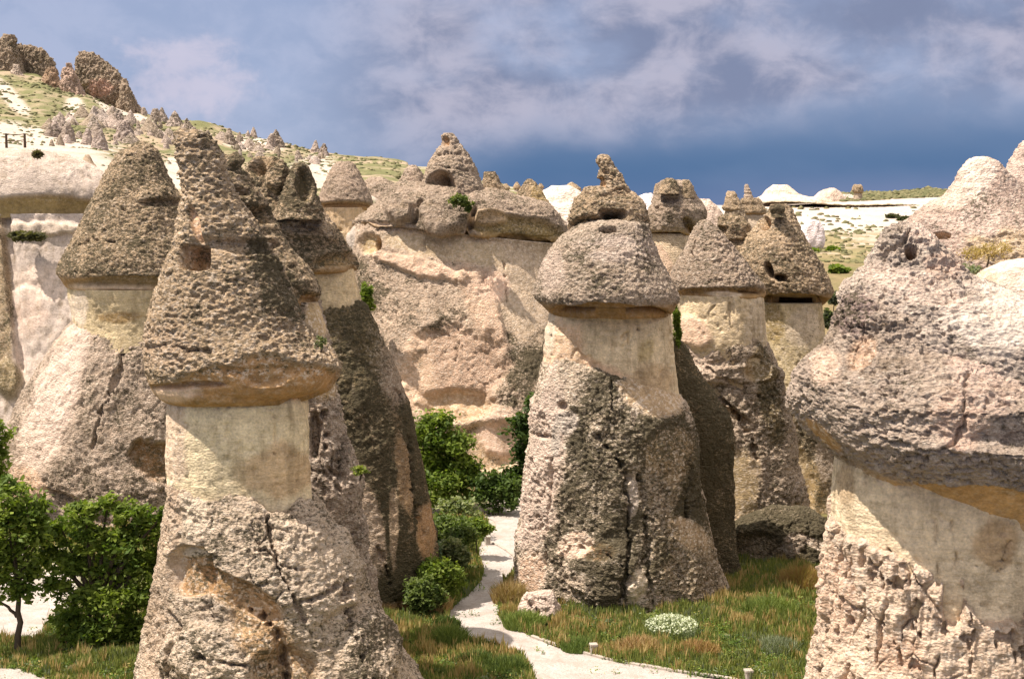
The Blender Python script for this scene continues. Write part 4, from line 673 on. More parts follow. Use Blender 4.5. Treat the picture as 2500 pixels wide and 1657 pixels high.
# N: right foreground chimney
def tower_n():
    D = 40; t = chimney(2330, D, 'huge nearest fairy chimney at the right edge with bulging cap and fretted cream neck')
    loft('cap', [(716, 2080, 2180), (730, 2058, 2240), (770, 2042, 2330), (803, 2034, 2340), (846, 2016, 2390), (870, 1985, 2470), (896, 1962, 2535), (925, 1948, 2590), (959, 1940, 2640), ((990, 1052), 1944, 2620), ((1015, 1077), 1956, 2710), ((1048, 1110), 1976, 2705), ((1070, 1132), 1998, 2698), ((1092, 1154), 2022, 2690), ((1116, 1178), 2050, 2680, .2), ((1140, 1202), 2078, 2660, .9), ((1172, 1234), 2110, 2640, 1), ((1200, 1262), 2140, 2620, 1), ((1222, 1284), 2180, 2580, 1), ((1232, 1294), 2240, 2500, 1)], D, t, sp=.032, knob=0.088, lich=.30, crust=.55, big=.5, seed=70, k=.98, amp=1.0, style='grain', tint=(0.430, 0.340, 0.275), und=(0.445, 0.277, 0.128),
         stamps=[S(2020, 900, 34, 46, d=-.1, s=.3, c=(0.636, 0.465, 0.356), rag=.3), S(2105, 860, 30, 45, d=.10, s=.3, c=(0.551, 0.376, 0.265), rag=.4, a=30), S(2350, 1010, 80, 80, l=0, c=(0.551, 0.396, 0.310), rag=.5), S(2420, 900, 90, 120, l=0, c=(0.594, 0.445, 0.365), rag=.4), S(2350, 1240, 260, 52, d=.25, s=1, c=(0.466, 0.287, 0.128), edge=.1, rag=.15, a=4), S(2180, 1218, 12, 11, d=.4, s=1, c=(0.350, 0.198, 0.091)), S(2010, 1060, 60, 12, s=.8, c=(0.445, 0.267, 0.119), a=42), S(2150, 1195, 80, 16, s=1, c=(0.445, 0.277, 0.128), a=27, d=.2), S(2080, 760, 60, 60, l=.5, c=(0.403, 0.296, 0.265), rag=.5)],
         cracks=[([(2060, 818), (2078, 800), (2095, 796), (2120, 800), (2098, 840), (2080, 870), (2072, 900)], 6, .12), ([(2360, 895), (2365, 960), (2362, 1020), (2340, 1060), (2300, 1105), (2265, 1120)], 8, .22), ([(2250, 840), (2310, 850), (2375, 842)], 9, .22), ([(2415, 1110), (2420, 1150)], 5, .12)])
    loft('upper_cap', [(545, 2200, 2238), (551, 2190, 2250), (560, 2172, 2262), (575, 2158, 2278), (592, 2148, 2292), (617, 2134, 2312), (650, 2116, 2338), (680, 2080, 2372), (695, 2064, 2400), (712, 2050, 2450), (735, 2050, 2540), (770, 2060, 2640), (820, 2060, 2740), (900, 2060, 2800)], D+0.6, t, sp=.035, knob=0.088, lich=.32, crust=.7, big=.45, seed=71, k=.8, amp=1.0, style='grain', tint=(0.490, 0.400, 0.335),
         stamps=[S(2430, 780, 120, 90, l=.05, c=(.60, .51, .44), s=.35, rag=.4), S(2330, 720, 60, 40, l=.05, c=(.56, .46, .39), rag=.5), S(2225, 616, 17, 19, d=1.2, s=1, c=(0.424, 0.247, 0.100), edge=.1, rag=.1), S(2240, 700, 120, 36, l=0, c=(0.657, 0.515, 0.429), rag=.5, a=15), S(2255, 580, 40, 30, l=0, c=(0.636, 0.494, 0.410), rag=.5), S(2300, 650, 50, 40, l=.2, c=(0.572, 0.416, 0.329), rag=.4)],
         cracks=[([(2160, 640), (2185, 612), (2215, 590), (2222, 565)], 6, .2), ([(2190, 545), (2200, 570)], 5, .2)])
    loft('neck', [(1080, 2055, 2640), (1120, 2040, 2640), (1180, 2034, 2640), (1235, 2034, 2645), (1290, 2036, 2648), (1340, 2040, 2650), (1450, 2050, 2655), (1600, 2055, 2660)], D, t, sp=.045, style='neck', tint=(0.725, 0.583, 0.403), lich=.05, pit=.3, crust=.1, seed=72, k=.72, n_exp=2.1, amp=1.1,
         stamps=[S(2430, 1330, 60, 60, c=(0.477, 0.337, 0.201), rag=.6), S(2060, 1180, 26, 60, c=(0.530, 0.396, 0.255))],
         cracks=[([(2175, 1345), (2180, 1400), (2184, 1450)], 5, .22), ([(2285, 1270), (2288, 1360), (2292, 1430)], 4, .12), ([(2325, 1275), (2336, 1330), (2335, 1390)], 5, .15), ([(2390, 1385), (2450, 1370), (2460, 1340), (2470, 1320)], 4, .12), ([(2455, 1370), (2465, 1440)], 4, .15), ([(2435, 1395), (2450, 1388), (2470, 1395)], 4, .1)])
    loft('body', [(1205, 2040, 2640), (1235, 2034, 2660), (1290, 2028, 2670), (1350, 2021, 2680), (1420, 2020, 2690), (1500, 2014, 2700), (1560, 2008, 2715), (1612, 1996, 2730), (1680, 1985, 2760), (1800, 1960, 2800), (2000, 1930, 2860), (2080, 1920, 2880)], D, t, sp=.036, style='gnarl', tint=(0.721, 0.545, 0.410), lich=.0, pit=.9, crust=.8, big=.28, seed=73, k=.73, n_exp=2.1, amp=1.0,
         stamps=[S(2225, 1245, 190, 100, d=.75, rag=.25, edge=.15), S(2230, 1310, 130, 60, d=.7, a=32, rag=.35, edge=.15), S(2400, 1330, 230, 90, d=.8, a=8, rag=.3, edge=.15), S(2450, 1430, 90, 110, d=.7, rag=.35, edge=.15), S(2330, 1470, 26, 60, d=.6, rag=.3), S(2310, 1390, 30, 50, d=.35, rag=.5), S(2200, 1600, 60, 40, c=(0.583, 0.396, 0.283), rag=.6), S(2050, 1450, 40, 120, c=(0.615, 0.416, 0.301), f=.7, rag=.6)],
         cracks=[([(2085, 1330), (2078, 1390), (2085, 1440)], 6, .3), ([(2215, 1480), (2208, 1530), (2196, 1560)], 9, .35), ([(2085, 1480), (2100, 1500)], 8, .3), ([(2290, 1590), (2285, 1650)], 7, .3), ([(2375, 1450), (2370, 1530)], 6, .3)])
tower_n()
# O, P, Q: the slope behind the right foreground chimney
def right_slope():
    t = chimney(2420, 62, 'pale-tipped rocky mound rising behind the nearest chimney at the right', cat='rock mound', name='rock_mound')
    loft('rock', [(382, 2378, 2400), (388, 2366, 2418), (400, 2352, 2432), (420, 2338, 2448), (445, 2322, 2470), (472, 2302, 2500), (505, 2255, 2540), (530, 2226, 2600), (560, 2190, 2660), (610, 2170, 2720), (680, 2170, 2780), (800, 2170, 2820), (1000, 2170, 2850), (1300, 2170, 2900), (1480, 2170, 2900)], 62, t, sp=.055, knob=0.116, style='cap', lich=.32, crust=.7, big=.6, seed=80, k=.6, tint=(0.488, 0.362, 0.297), amp=.9,
         stamps=[S(2385, 420, 42, 60, l=0, c=(0.763, 0.614, 0.512), s=.3, rag=.3, p=.5), S(2330, 480, 60, 34, l=0, c=(0.700, 0.555, 0.457), a=-30, rag=.4), S(2290, 560, 60, 40, l=.3, c=(0.424, 0.317, 0.265), rag=.5), S(2420, 500, 50, 40, l=0.46, rag=.6), S(2300, 575, 20, 8, d=.5, s=1, c=(0.403, 0.257, 0.128)), S(2440, 600, 90, 50, l=.1, c=(0.551, 0.416, 0.274), rag=.4), S(2390, 540, 70, 40, c=(0.594, 0.455, 0.384), rag=.5)])
    t = chimney(2560, 84, 'pale pinkish peak cut off by the top right edge of the view', cat='rock peak', name='rock_peak')
    loft('rock', [(335, 2510, 2530), (345, 2496, 2550), (365, 2482, 2580), (385, 2470, 2600), (410, 2455, 2640), (450, 2430, 2700), (520, 2400, 2760), (700, 2380, 2850), (1000, 2360, 2900), (1250, 2350, 2900)], 84, t, sp=.09, knob=0.177, lich=.3, crust=.6, big=.6, seed=81, k=.6, tint=(0.572, 0.435, 0.365))
    t = chimney(2560, 54, 'pale sandy slope with sparse dry tufts at the right edge', cat='tuff slope', name='tuff_slope')
    loft('slope', [(628, 2480, 2700), (640, 2440, 2760), (660, 2400, 2800), (690, 2370, 2840), (730, 2340, 2880), (790, 2300, 2920), (860, 2270, 2960), (1000, 2250, 3000), (1300, 2230, 3050), (1700, 2200, 3100), (1760, 2200, 3100)], 54, t, sp=.06, style='soft', lich=.12, crust=.6, pit=.6, big=.7, seed=82, k=.55, tint=(0.636, 0.505, 0.420),
         stamps=[S(2400, 790, 70, 50, c=(0.445, 0.337, 0.228), rag=.5, l=.2), S(2380, 680, 60, 30, c=(0.530, 0.406, 0.301), rag=.5)])
right_slope()
# ------------------------------------------------------------------ crags and pinnacles on the left hill
def crag(px, yt, yb, wt, wb, label, seed, D=None, rows=None, tint=(0.371, 0.282, 0.206), lich=.45, cap=False, group=None, cat='rock pinnacle', name='rock_pinnacle', sp=None, lean=0, k=.8, stamps=()):
    if D is None: D, _, _ = ground_D(px, yb)
    if rows is None:
        h = yb-yt; rows = [(yt, px+lean-wt*.3, px+lean+wt*.3), (yt+h*.10, px+lean-wt*.5, px+lean+wt*.5), (yt+h*.35, px+lean*.6-(wt+(wb-wt)*.25)*.5, px+lean*.6+(wt+(wb-wt)*.25)*.5), (yt+h*.7, px-(wt+(wb-wt)*.65)*.5, px+(wt+(wb-wt)*.65)*.5), (yb, px-wb*.5, px+wb*.5), (yb+h*.35+6, px-wb*.6, px+wb*.6)]
    t = chimney(px, D, label, z=zof(yb, D), cat=cat, name=name, group=group)
    m = D/FPX
    loft('rock', rows, D, t, mat=ROCKFAR, style='crag', sp=sp or max(1.0*m, .12), knob=2.4*m*max(.5, min(1.25, (yb-yt)/40)), lich=lich, crust=.35, big=5*m, seed=seed, tint=tint, k=k, amp=1.45 if yb-yt > 60 else 1.1, stamps=stamps)
    return t
def hill_rocks():
    G = 'pinnacles scattered over the far left hillside'
    crag(18, 88, 215, 0, 0, 'dark jagged crag with a square knob at the top left corner', 101, D=500, rows=[(86, 16, 34), (94, 12, 37), (102, 4, 38), (110, -22, 36), (130, -40, 42), (160, -50, 50), (190, -50, 60), (215, -40, 66), (240, -30, 70)], cat='rock crag', name='rock_crag')
    crag(40, 158, 205, 12, 46, 'smooth grey rounded cone leaning on the top left crag', 102, D=488, tint=(0.445, 0.357, 0.293), lich=.2, cat='rock crag', name='rock_crag')
    crag(88, 112, 200, 0, 0, 'long serrated rocky crest sloping down right of the top left crag', 103, D=505, rows=[(110, 42, 52), (116, 40, 78), (124, 40, 104), (134, 42, 118), (146, 48, 124), (160, 52, 130), (180, 60, 138), (205, 68, 140), (230, 70, 145)], cat='rock crag', name='rock_crag', k=.35)
    crag(125, 165, 215, 20, 52, 'reddish brown rock face with dark cleft below the serrated crest', 104, D=480, tint=(0.424, 0.277, 0.183), cat='rock crag', name='rock_crag')
    crag(172, 155, 248, 0, 0, 'slim pinkish pinnacle with a tiny dark cap between two crags', 105, D=470, rows=[(155, 162, 170), (160, 160, 172), (163, 162, 170), (170, 155, 176), (190, 152, 184), (215, 150, 196), (235, 155, 206), (250, 158, 212)], tint=(0.488, 0.347, 0.274), lich=.25)
    crag(262, 130, 270, 0, 0, 'largest dark fissured crag with spiky crown on the left hill ridge', 106, D=492, rows=[(128, 196, 200), (134, 192, 228), (142, 188, 240), (155, 186, 256), (175, 186, 282), (200, 192, 300), (225, 215, 318), (250, 250, 330), (270, 285, 344), (285, 300, 350)], cat='rock crag', name='rock_crag', k=.45, stamps=[S(245, 215, 30, 20, l=0, c=(0.530, 0.327, 0.246), rag=.5)])
    crag(305, 192, 265, 8, 40, 'narrow spire stuck to the right side of the largest dark crag', 107, D=488)
    named = [(134, 295, 330, 10, 34, 'lighter rounded boulder-like pinnacle low on the left hill'), (164, 300, 342, 12, 38, 'second squat pinnacle from the left of the low hillside row'), (176, 314, 342, 6, 17, 'small pale egg-shaped rock between squat pinnacles'),
             (213, 313, 352, 10, 26, 'upright pale pinnacle left of the ochre-topped one'), (242, 317, 362, 14, 38, 'ochre-topped stout pinnacle above the bare white tuff'), (290, 268, 310, 8, 34, 'pointed pale pinnacle standing highest in the mid-slope row'), (303, 295, 345, 24, 50, 'broad dark pinnacle below the pointed pale one'),
             (338, 294, 318, 4, 14, 'thin pale splinter of rock on the mid slope'), (396, 262, 292, 5, 26, 'sharp spire on the skyline just right of the large crag slope'), (379, 266, 290, 12, 24, 'stubby skyline rock left of the sharp spire'), (427, 270, 308, 4, 42, 'wide cone with needle tip on the left skyline'),
             (458, 288, 318, 4, 30, 'cone with dark tip next lower on the left skyline'), (352, 262, 280, 6, 14, 'little tooth of rock at the foot of the large crag'), (560, 313, 350, 8, 32, 'blunt pale cone on the middle skyline behind the twin peaks'), (619, 310, 334, 3, 16, 'tiny thin spire on the middle skyline'), (605, 318, 332, 3, 12, 'tiny tooth left of the thin middle spire'),
             (674, 316, 358, 6, 40, 'steep dark pyramid on the middle skyline'), (662, 326, 362, 8, 24, 'dark slab leaning on the steep pyramid'), (770, 342, 372, 5, 26, 'dark hooked rock at the right end of the hill skyline'), (790, 350, 380, 8, 26, 'pale companion of the dark hooked rock'), (728, 366, 386, 6, 20, 'small pinkish rock between pyramid and hooked rock'),
             (585, 322, 344, 4, 18, 'pale leaning tooth right of the blunt cone'), (508, 318, 350, 6, 30, 'grey rock pile left of the blunt cone on the middle skyline')]
    for i, (px, yt, yb, wt, wb, lab) in enumerate(named):
        crag(px, yt, yb, wt, wb, lab, 110+i*3, tint=random.choice([(.37, .30, .25), (.42, .34, .30), (.47, .385, .34)]), lich=random.choice([.2, .35, .45]), lean=random.uniform(-2, 2))
    rnd = random.Random(5); GL = 'small weathered tuff pinnacle among many on the far left hillside'
    n = 0
    while n < 96:
        px = rnd.uniform(110, 800); ridge = np.interp(px, [110, 200, 330, 450, 650, 800], [285, 265, 285, 312, 352, 378]); yb = ridge + abs(rnd.gauss(0, 1))*np.interp(px, [110, 330, 450, 800], [50, 34, 24, 14]) + 8
        h = rnd.uniform(9, 24)*(1.35 if px < 450 else .85)
        crag(px, yb-h, yb, rnd.uniform(2, 8), h*rnd.uniform(.6, 2.0), GL, 200+n*2, tint=rnd.choice([(.40, .325, .275), (.46, .37, .32), (.52, .43, .38), (.33, .265, .20)]), lich=rnd.choice([.15, .3, .45]), lean=rnd.uniform(-2, 2), group=G, sp=.28)
        n += 1
hill_rocks()
# ------------------------------------------------------------------ footpath, kerb, posts
def poly_mesh(name, pts, z, mat, kind, label):
    P = [on_plane(x, y, z) for x, y in pts]
    Q = []
    for i in range(len(P)):
        a, b, c_, d = P[i-1], P[i], P[(i+1) % len(P)], P[(i+2) % len(P)]
        for t in (0, .25, .5, .75):
            v = 0.5*((2*b) + (c_-a)*t + (2*a-5*b+4*c_-d)*t*t + (3*b-a-3*c_+d)*t**3); v.x += random.uniform(-.06, .06); v.y += random.uniform(-.1, .1); v.z = z; Q.append(v)
    bm = bmesh.new(); vs = [bm.verts.new(v) for v in Q]; f = bm.faces.new(vs); bmesh.ops.triangulate(bm, faces=[f]); 
    me = bpy.data.meshes.new(name); bm.to_mesh(me); bm.free()
    if me.polygons[0].normal.z < 0: me.flip_normals()
    me.materials.append(mat); o = bpy.data.objects.new(name, me); C.objects.link(o); tag(o, label, kind=kind); return [(v.x, v.y) for v in Q]
import bmesh
k = NB('pale_gravel'); p = k.pos()
gc = k.mix(k.rng(k.noise(p, 1.1, 5, .6), .35, .65), (0.40, 0.355, 0.33), (0.50, 0.455, 0.425)); gc = k.mix(k.rng(k.noise(p, 12, 4, .7), .52, .7), gc, (0.29, 0.25, 0.225))
gc = k.mix(k.math('MULTIPLY', k.rng(k.noise(p, .9, 6, .7), .48, .62), .6), gc, (0.32, 0.27, 0.225)); gc = k.mix(k.math('MULTIPLY', k.rng(k.noise(p, 4.5, 5, .75), .56, .66), .55), gc, (0.25, 0.215, 0.18)); k.l(gc, k.b.inputs['Base Color']); k.bump(k.noise(p, 7, 6, .75), .7, .12); GRAVEL = k.m
v_ = 1.0566
PATH = [(x*v_, y*v_) for x, y in [(1124, 1247), (1108, 1262), (1106, 1290), (1118, 1312), (1112, 1340), (1088, 1368), (1052, 1398), (1037, 1425), (1044, 1452), (1072, 1474), (1130, 1488), (1185, 1500), (1215, 1530), (1232, 1556), (1262, 1585), (1420, 1625), (1800, 1640), (1790, 1588), (1700, 1574), (1560, 1553), (1400, 1524), (1290, 1494), (1210, 1462), (1160, 1434), (1150, 1402), (1153, 1372), (1166, 1340), (1188, 1318), (1196, 1296), (1182, 1280), (1150, 1262)]]
PLAZA = [(x*v_, y*v_) for x, y in [(960, 1178), (1100, 1182), (1330, 1183), (1340, 1300), (1205, 1292), (1185, 1278), (1150, 1260), (1118, 1246), (1130, 1232), (1146, 1216), (1128, 1196), (1050, 1188), (960, 1200)]]
PATHW = poly_mesh('path', PATH, 0.024, GRAVEL, 'structure', 'white gravel footpath winding between the chimneys')
PLAZAW = poly_mesh('path', PLAZA, 0.04, GRAVEL, 'structure', 'open pale gravel ground beyond the bend')
YARD = [(-300, 1380), (60, 1392), (112, 1430), (118, 1500), (104, 1552), (40, 1566), (-300, 1570)]
YARDW = poly_mesh('path', YARD, 0.02, GRAVEL, 'structure', 'pale gravel clearing behind the left trees')
LANE = [(-300, 1628), (20, 1632), (60, 1640), (108, 1655), (150, 1690), (-300, 1720)]
LANEW = poly_mesh('path', LANE, 0.02, GRAVEL, 'structure', 'pale path edge in the bottom left corner')
def inside(poly, x, y):
    x = np.asarray(x); y = np.asarray(y); r = np.zeros(x.shape, bool); n = len(poly)
    for i in range(n):
        (x1, y1), (x2, y2) = poly[i-1], poly[i]
        cnd = ((y1 > y) != (y2 > y)) & (x < (x2-x1)*(y-y1)/((y2-y1)+1e-12)+x1); r ^= cnd
    return r
k = NB('kerb_stone'); k.l(k.mix(k.noise(k.pos(), 6, 5), (0.33, 0.285, 0.245), (0.43, 0.38, 0.33)), k.b.inputs['Base Color']); k.bump(k.noise(k.pos(), 12, 5), .5, .04); KERB = k.m
def chamfer_box(sx_, sy_, sz_, b=.02):
    bm = bmesh.new(); bmesh.ops.create_cube(bm, size=1)
    for v in bm.verts: v.co = Vector((v.co.x*sx_, v.co.y*sy_, (v.co.z+.5)*sz_))
    bmesh.ops.bevel(bm, geom=bm.edges[:], offset=b, segments=1, affect='EDGES')
    me = bpy.data.meshes.new('stone'); bm.to_mesh(me); bm.free(); return me
def kerb(pts, label, step=1.0):
    P = [on_plane(x*v_, y*v_, 0) for x, y in pts]; t = empty('path_kerb', P[0], label, 'kerb')
    me = chamfer_box(step-.03, .16, .13); me.materials.append(KERB); d = 0
    for a, b in zip(P[:-1], P[1:]):
        L = (b-a).length; n = max(int(L/step+.5), 1)
        for i in range(n):
            c_ = a.lerp(b, (i+.5)/n); o = bpy.data.objects.new('kerb_stone', me); C.objects.link(o); o.parent = t
            o.location = c_ - P[0] + Vector((0, 0, random.uniform(-.03, .0))); o.rotation_euler = (random.uniform(-.04, .04), random.uniform(-.02, .02), math.atan2(b.y-a.y, b.x-a.x)+random.uniform(-.03, .03)); o.scale = (L/n/step, 1, 1)
kerb([(1116, 1247), (1135, 1254), (1152, 1262), (1170, 1272), (1186, 1284), (1196, 1296)], 'low pale kerb between the bend of the footpath and the upper gravel ground')
kerb([(1228, 1472), (1290, 1493), (1340, 1508), (1400, 1523), (1480, 1539), (1560, 1552), (1640, 1563), (1700, 1571), (1790, 1582)], 'low stone kerb along the right edge of the path in front of the central chimney')
def post(px, py, h, w, label):
    t = empty('stone_post', on_plane(px, py, 0), label, 'stone post')
    for nm, m_, z in (('shaft', chamfer_box(w, w, h*.82), 0), ('cap', chamfer_box(w*1.22, w*1.22, h*.18, .012), h*.82)):
        m_.materials.append(KERB); o = bpy.data.objects.new(nm, m_); C.objects.link(o); o.parent = t; o.location = (0, 0, z); o.rotation_euler.z = .15
post(1449, 1599, .50, .26, 'short square pale post on the kerb in front of the central chimney')
post(1827, 1664, .50, .26, 'short square pale post at the bottom edge near the nearest chimney')
post(1191, 1330, .50, .26, 'short pale post at the bend of the path beside the bushes')
# fence on the left hillside
def fence():
    k = NB('weathered_wood'); k.b.inputs['Base Color'].default_value = (.075, .05, .035, 1)
    D, x0, z0 = ground_D(17, 362); t = empty('wire_fence', (x0, D, z0), 'thin wire fence with two dark posts on the white slope at the left', 'fence')
    ends = []
    for px, pt, pb in ((15.5, 326, 361), (60.5, 326, 357)):
        p0, p1 = at(px, pb+4, D), at(px, pt, D); bm = bmesh.new()
        bmesh.ops.create_cone(bm, cap_ends=True, segments=8, radius1=.17, radius2=.14, depth=(p1-p0).length)
        for v in bm.verts: v.co += (p0+p1)/2 - Vector(t.location)
        me = bpy.data.meshes.new('post'); bm.to_mesh(me); bm.free(); me.materials.append(k.m); o = bpy.data.objects.new('post', me); C.objects.link(o); o.parent = t; ends.append((p0, p1))
    for fr in (.96, .55):
        a = ends[0][0].lerp(ends[0][1], fr); b = ends[1][0].lerp(ends[1][1], fr)
        V, F = tube([a, a.lerp(b, .5)-Vector((0, 0, .12)), b], [.05, .05, .05], 5); mesh_obj('wire', V, F, k.m, t)
def tube(pts, rad, n=7):
    V = []; F = []
    for i, (p0, r) in enumerate(zip(pts, rad)):
        d = (pts[min(i+1, len(pts)-1)] - pts[max(i-1, 0)]).normalized(); u = d.cross(Vector((.3, 1, .2))).normalized(); w = d.cross(u)
        for j in range(n): a = j/n*2*math.pi; V.append(tuple(p0 + (u*math.cos(a)+w*math.sin(a))*r))
        if i:
            for j in range(n): F.append(((i-1)*n+j, (i-1)*n+(j+1) % n, i*n+(j+1) % n, i*n+j))
    return V, F
fence()
# ------------------------------------------------------------------ foliage
def leaf_material(name, rough=.6, trans=.42):
    k = NB(name, rough); k.b.inputs['Specular IOR Level'].default_value = .3
    col = k.attr('tint').outputs['Color']; k.l(col, k.b.inputs['Base Color'])
    tr = k.n('ShaderNodeBsdfTranslucent'); k.l(k.mix(1.0, col, (1.15, 1.25, .55), 'MULTIPLY'), tr.inputs[0])
    ms = k.n('ShaderNodeMixShader'); ms.inputs[0].default_value = trans; k.l(k.b.outputs[0], ms.inputs[1]); k.l(tr.outputs[0], ms.inputs[2])
    k.l(ms.outputs[0], k.nt.nodes['Material Output'].inputs[0]); return k.m
LEAF = leaf_material('foliage'); BLADE = leaf_material('grass_blades', .8, .25)
k = NB('bark'); k.l(k.mix(k.noise(k.pos((1, 1, .2)), 9, 5), (.045, .034, .024), (.11, .085, .06)), k.b.inputs['Base Color']); BARK = k.m
rs = np.random.RandomState(3)
def leaves(blobs, n, size, cols, fill=.55, flat=.0):
    """blobs: (centre Vector, rx, ry, rz); leaf rhombs through the outer volume, gathered in sprays"""
    vol = np.array([b[1]*b[2]*b[3] for b in blobs])**.8; vol = vol/vol.sum(); V = []; T = []
    for b, fr in zip(blobs, vol):
        m = int(n*fr)+8; ns = max(m//26, 4)
        dirs = rs.normal(size=(ns, 3)); dirs /= np.linalg.norm(dirs, axis=1, keepdims=True); dirs[:, 2] = np.abs(dirs[:, 2])*np.where(rs.rand(ns) < .7, 1, -1)
        rr = (fill + (1-fill)*rs.rand(ns)**.6)*(1+.18*rs.normal(size=ns)); cen = dirs*rr[:, None]
        which = rs.randint(0, ns, m); spread = .20+.10*rs.rand(ns)
        q = cen[which] + rs.normal(size=(m, 3))*spread[which][:, None]*.8
        P = np.array(b[0]) + q*np.array([b[1], b[2], b[3]])
        a = rs.normal(size=(m, 3)); a[:, 2] *= .6; a /= np.linalg.norm(a, axis=1, keepdims=True)
        bb = np.cross(a, rs.normal(size=(m, 3)) + np.array([0, 0, 1.2])); bb /= np.linalg.norm(bb, axis=1, keepdims=True)
        sz_ = size*(.6+.8*rs.rand(m))[:, None]
        V.append(np.stack([P-a*sz_, P-bb*sz_*.48, P+a*sz_, P+bb*sz_*.48], 1).reshape(-1, 3))
        sprayc = rs.rand(ns)[which]; c0 = np.array(cols[0]); c1 = np.array(cols[1]); f = np.clip(.25*rs.rand(m)+.75*sprayc, 0, 1)[:, None]
        T.append(np.repeat((c0*(1-f)+c1*f)*(.85+.3*rs.rand(m, 1)), 4, 0))
    V = np.vstack(V); T = np.vstack(T); return V, np.arange(len(V)).reshape(-1, 4), T
G1_, G2_ = (.065, .12, .018), (.24, .30, .05)
def tree(px, by, D, blobs, label, n=9000, size=.13, limbs=(), trunk_r=.16, cols=(G1_, G2_), cat='tree', name='tree', depth=1.0, group=None, trunk_top=None, z0=None, fill=.5):
    zb = 0.0 if z0 is None else z0
    root = Vector((xof(px, by, D), D, zb)); t = empty(name, root, label, cat, group)
    B = []
    for (cx, cy, rx, ry) in blobs:
        c_ = at(cx, cy, D + rs.uniform(-.5, .5)*depth); m = D/FPX; B.append((c_, rx*m, rx*m*depth, ry*m))
    V, F, T = leaves(B, n, size, cols, fill=fill*.8); mesh_obj('crown', V, F, LEAF, t, attrs={'tint': T}, smooth=False)
    if trunk_r:
        tv, tf = [], []
        def add(pts, r0, r1):
            Q = []; N_ = 7
            for i in range(N_):
                f = i/(N_-1)*(len(pts)-1); a = int(min(f, len(pts)-2)); Q.append(pts[a].lerp(pts[a+1], f-a) + Vector((random.uniform(-1, 1), random.uniform(-1, 1), 0))*r0*.5*(i > 0))
            v, f_ = tube(Q, [r0+(r1-r0)*i/(N_-1) for i in range(N_)]); o = len(tv); tv.extend(v); tf.extend([tuple(q+o for q in ff) for ff in f_])
        top = at(*(trunk_top or (px, (by+blobs[0][1])/2)), D); add([root-Vector((0, 0, .2)), root.lerp(top, .5)+Vector((.08, 0, 0)), top], trunk_r, trunk_r*.6)
        for b in B: add([top, top.lerp(b[0], .5)+Vector((0, 0, .25)), b[0]+Vector((0, 0, b[3]*.4))], trunk_r*.5, trunk_r*.12)
        for l in limbs: add([at(x, y, D) for x, y in l], trunk_r*.55, trunk_r*.25)
        mesh_obj('trunk', tv, tf, BARK, t)
    return t
tree(44, 1566, 57, [(30, 1215, 55, 36), (80, 1262, 46, 50), (20, 1290, 60, 52), (92, 1330, 40, 34), (30, 1370, 62, 50), (95, 1400, 38, 34), (0, 1430, 48, 40), (60, 1450, 34, 26), (-60, 1330, 70, 90)], 'slender tree with bare dark lower trunk at the left edge', n=9000, limbs=[[(42, 1505), (20, 1480), (-8, 1465)]], trunk_r=.15, trunk_top=(42, 1440), depth=.9)
tree(245, 1612, 58, [(205, 1255, 44, 30), (262, 1238, 30, 24), (318, 1262, 46, 34), (150, 1300, 42, 34), (225, 1318, 52, 36), (300, 1332, 50, 38), (362, 1300, 40, 40), (120, 1352, 34, 26), (178, 1380, 48, 32), (262, 1402, 56, 40), (345, 1385, 46, 42), (140, 1440, 40, 32), (212, 1470, 52, 36), (300, 1470, 60, 42), (375, 1450, 36, 50), (165, 1515, 44, 32), (240, 1548, 56, 40), (325, 1545, 56, 44), (280, 1598, 60, 26), (190, 1585, 44, 26), (385, 1370, 28, 46), (405, 1255, 20, 26)], 'big spreading green tree filling the space left of the tallest chimney', n=21000, limbs=[[(240, 1500), (300, 1440), (330, 1390)], [(235, 1500), (200, 1430), (160, 1380)]], trunk_r=.24, trunk_top=(232, 1480), depth=.8)
tree(1046, 1258, 85, [(1062, 1040, 44, 36), (1030, 1085, 36, 52), (1095, 1095, 52, 44), (1050, 1140, 50, 44), (1120, 1150, 52, 40), (1080, 1190, 62, 44), (1148, 1190, 34, 34)], 'rounded bright green tree right beside the dark-flanked chimney', n=11000, size=.16, trunk_r=.18, trunk_top=(1046, 1190), depth=.9)
tree(1310, 1240, 87, [(1300, 992, 30, 30), (1275, 1040, 36, 26), (1305, 1070, 36, 44), (1285, 1120, 34, 44), (1262, 1172, 36, 34), (1300, 1190, 40, 40)], 'narrow green tree half hidden behind the left side of the central chimney', n=7000, size=.16, trunk_r=.18, cols=((.028, .058, .014), (.09, .135, .03)))
def bush(px, py, D, rx, ry, label, n=1500, size=.11, cols=(G1_, G2_), z=None, name='bush', cat='bush', group=None, blobs=None, depth=.9, fill=.35):
    bl = blobs or [(px-rx*.35, py-ry*.9, rx*.6, ry*.9), (px+rx*.4, py-ry*.8, rx*.55, ry*.8), (px, py-ry*1.25, rx*.5, ry*.7)]
    return tree(px, py, D, bl, label, n=n, size=size, trunk_r=.04, cols=cols, cat=cat, name=name, z0=z, group=group, depth=depth, fill=fill)
bush(1215, 1245, 84, 62, 46, 'dense green bush below the rounded tree and the pink wall', n=4500, size=.15, cols=((.04, .08, .018), (.12, .17, .04)))
bush(1120, 1262, 78, 56, 24, 'airy pale green shrub with sparse leaves at the back edge of the gravel', n=1500, size=.12, cols=((.09, .14, .05), (.34, .36, .18)))
bush(1160, 1304, 73, 42, 20, 'low dark green bush reaching over the gravel above the path bend', n=3600, size=.11)
bush(1090, 1342, 70, 74, 42, 'tall mixed green bush at the left of the kerbed bend', n=8000, size=.11, cols=((.05, .09, .02), (.19, .24, .07)))
bush(1106, 1384, 67.5, 42, 36, 'leafy bush with pale seed heads next to the path bend', n=5200, size=.10, cols=((.055, .10, .025), (.30, .31, .16)))
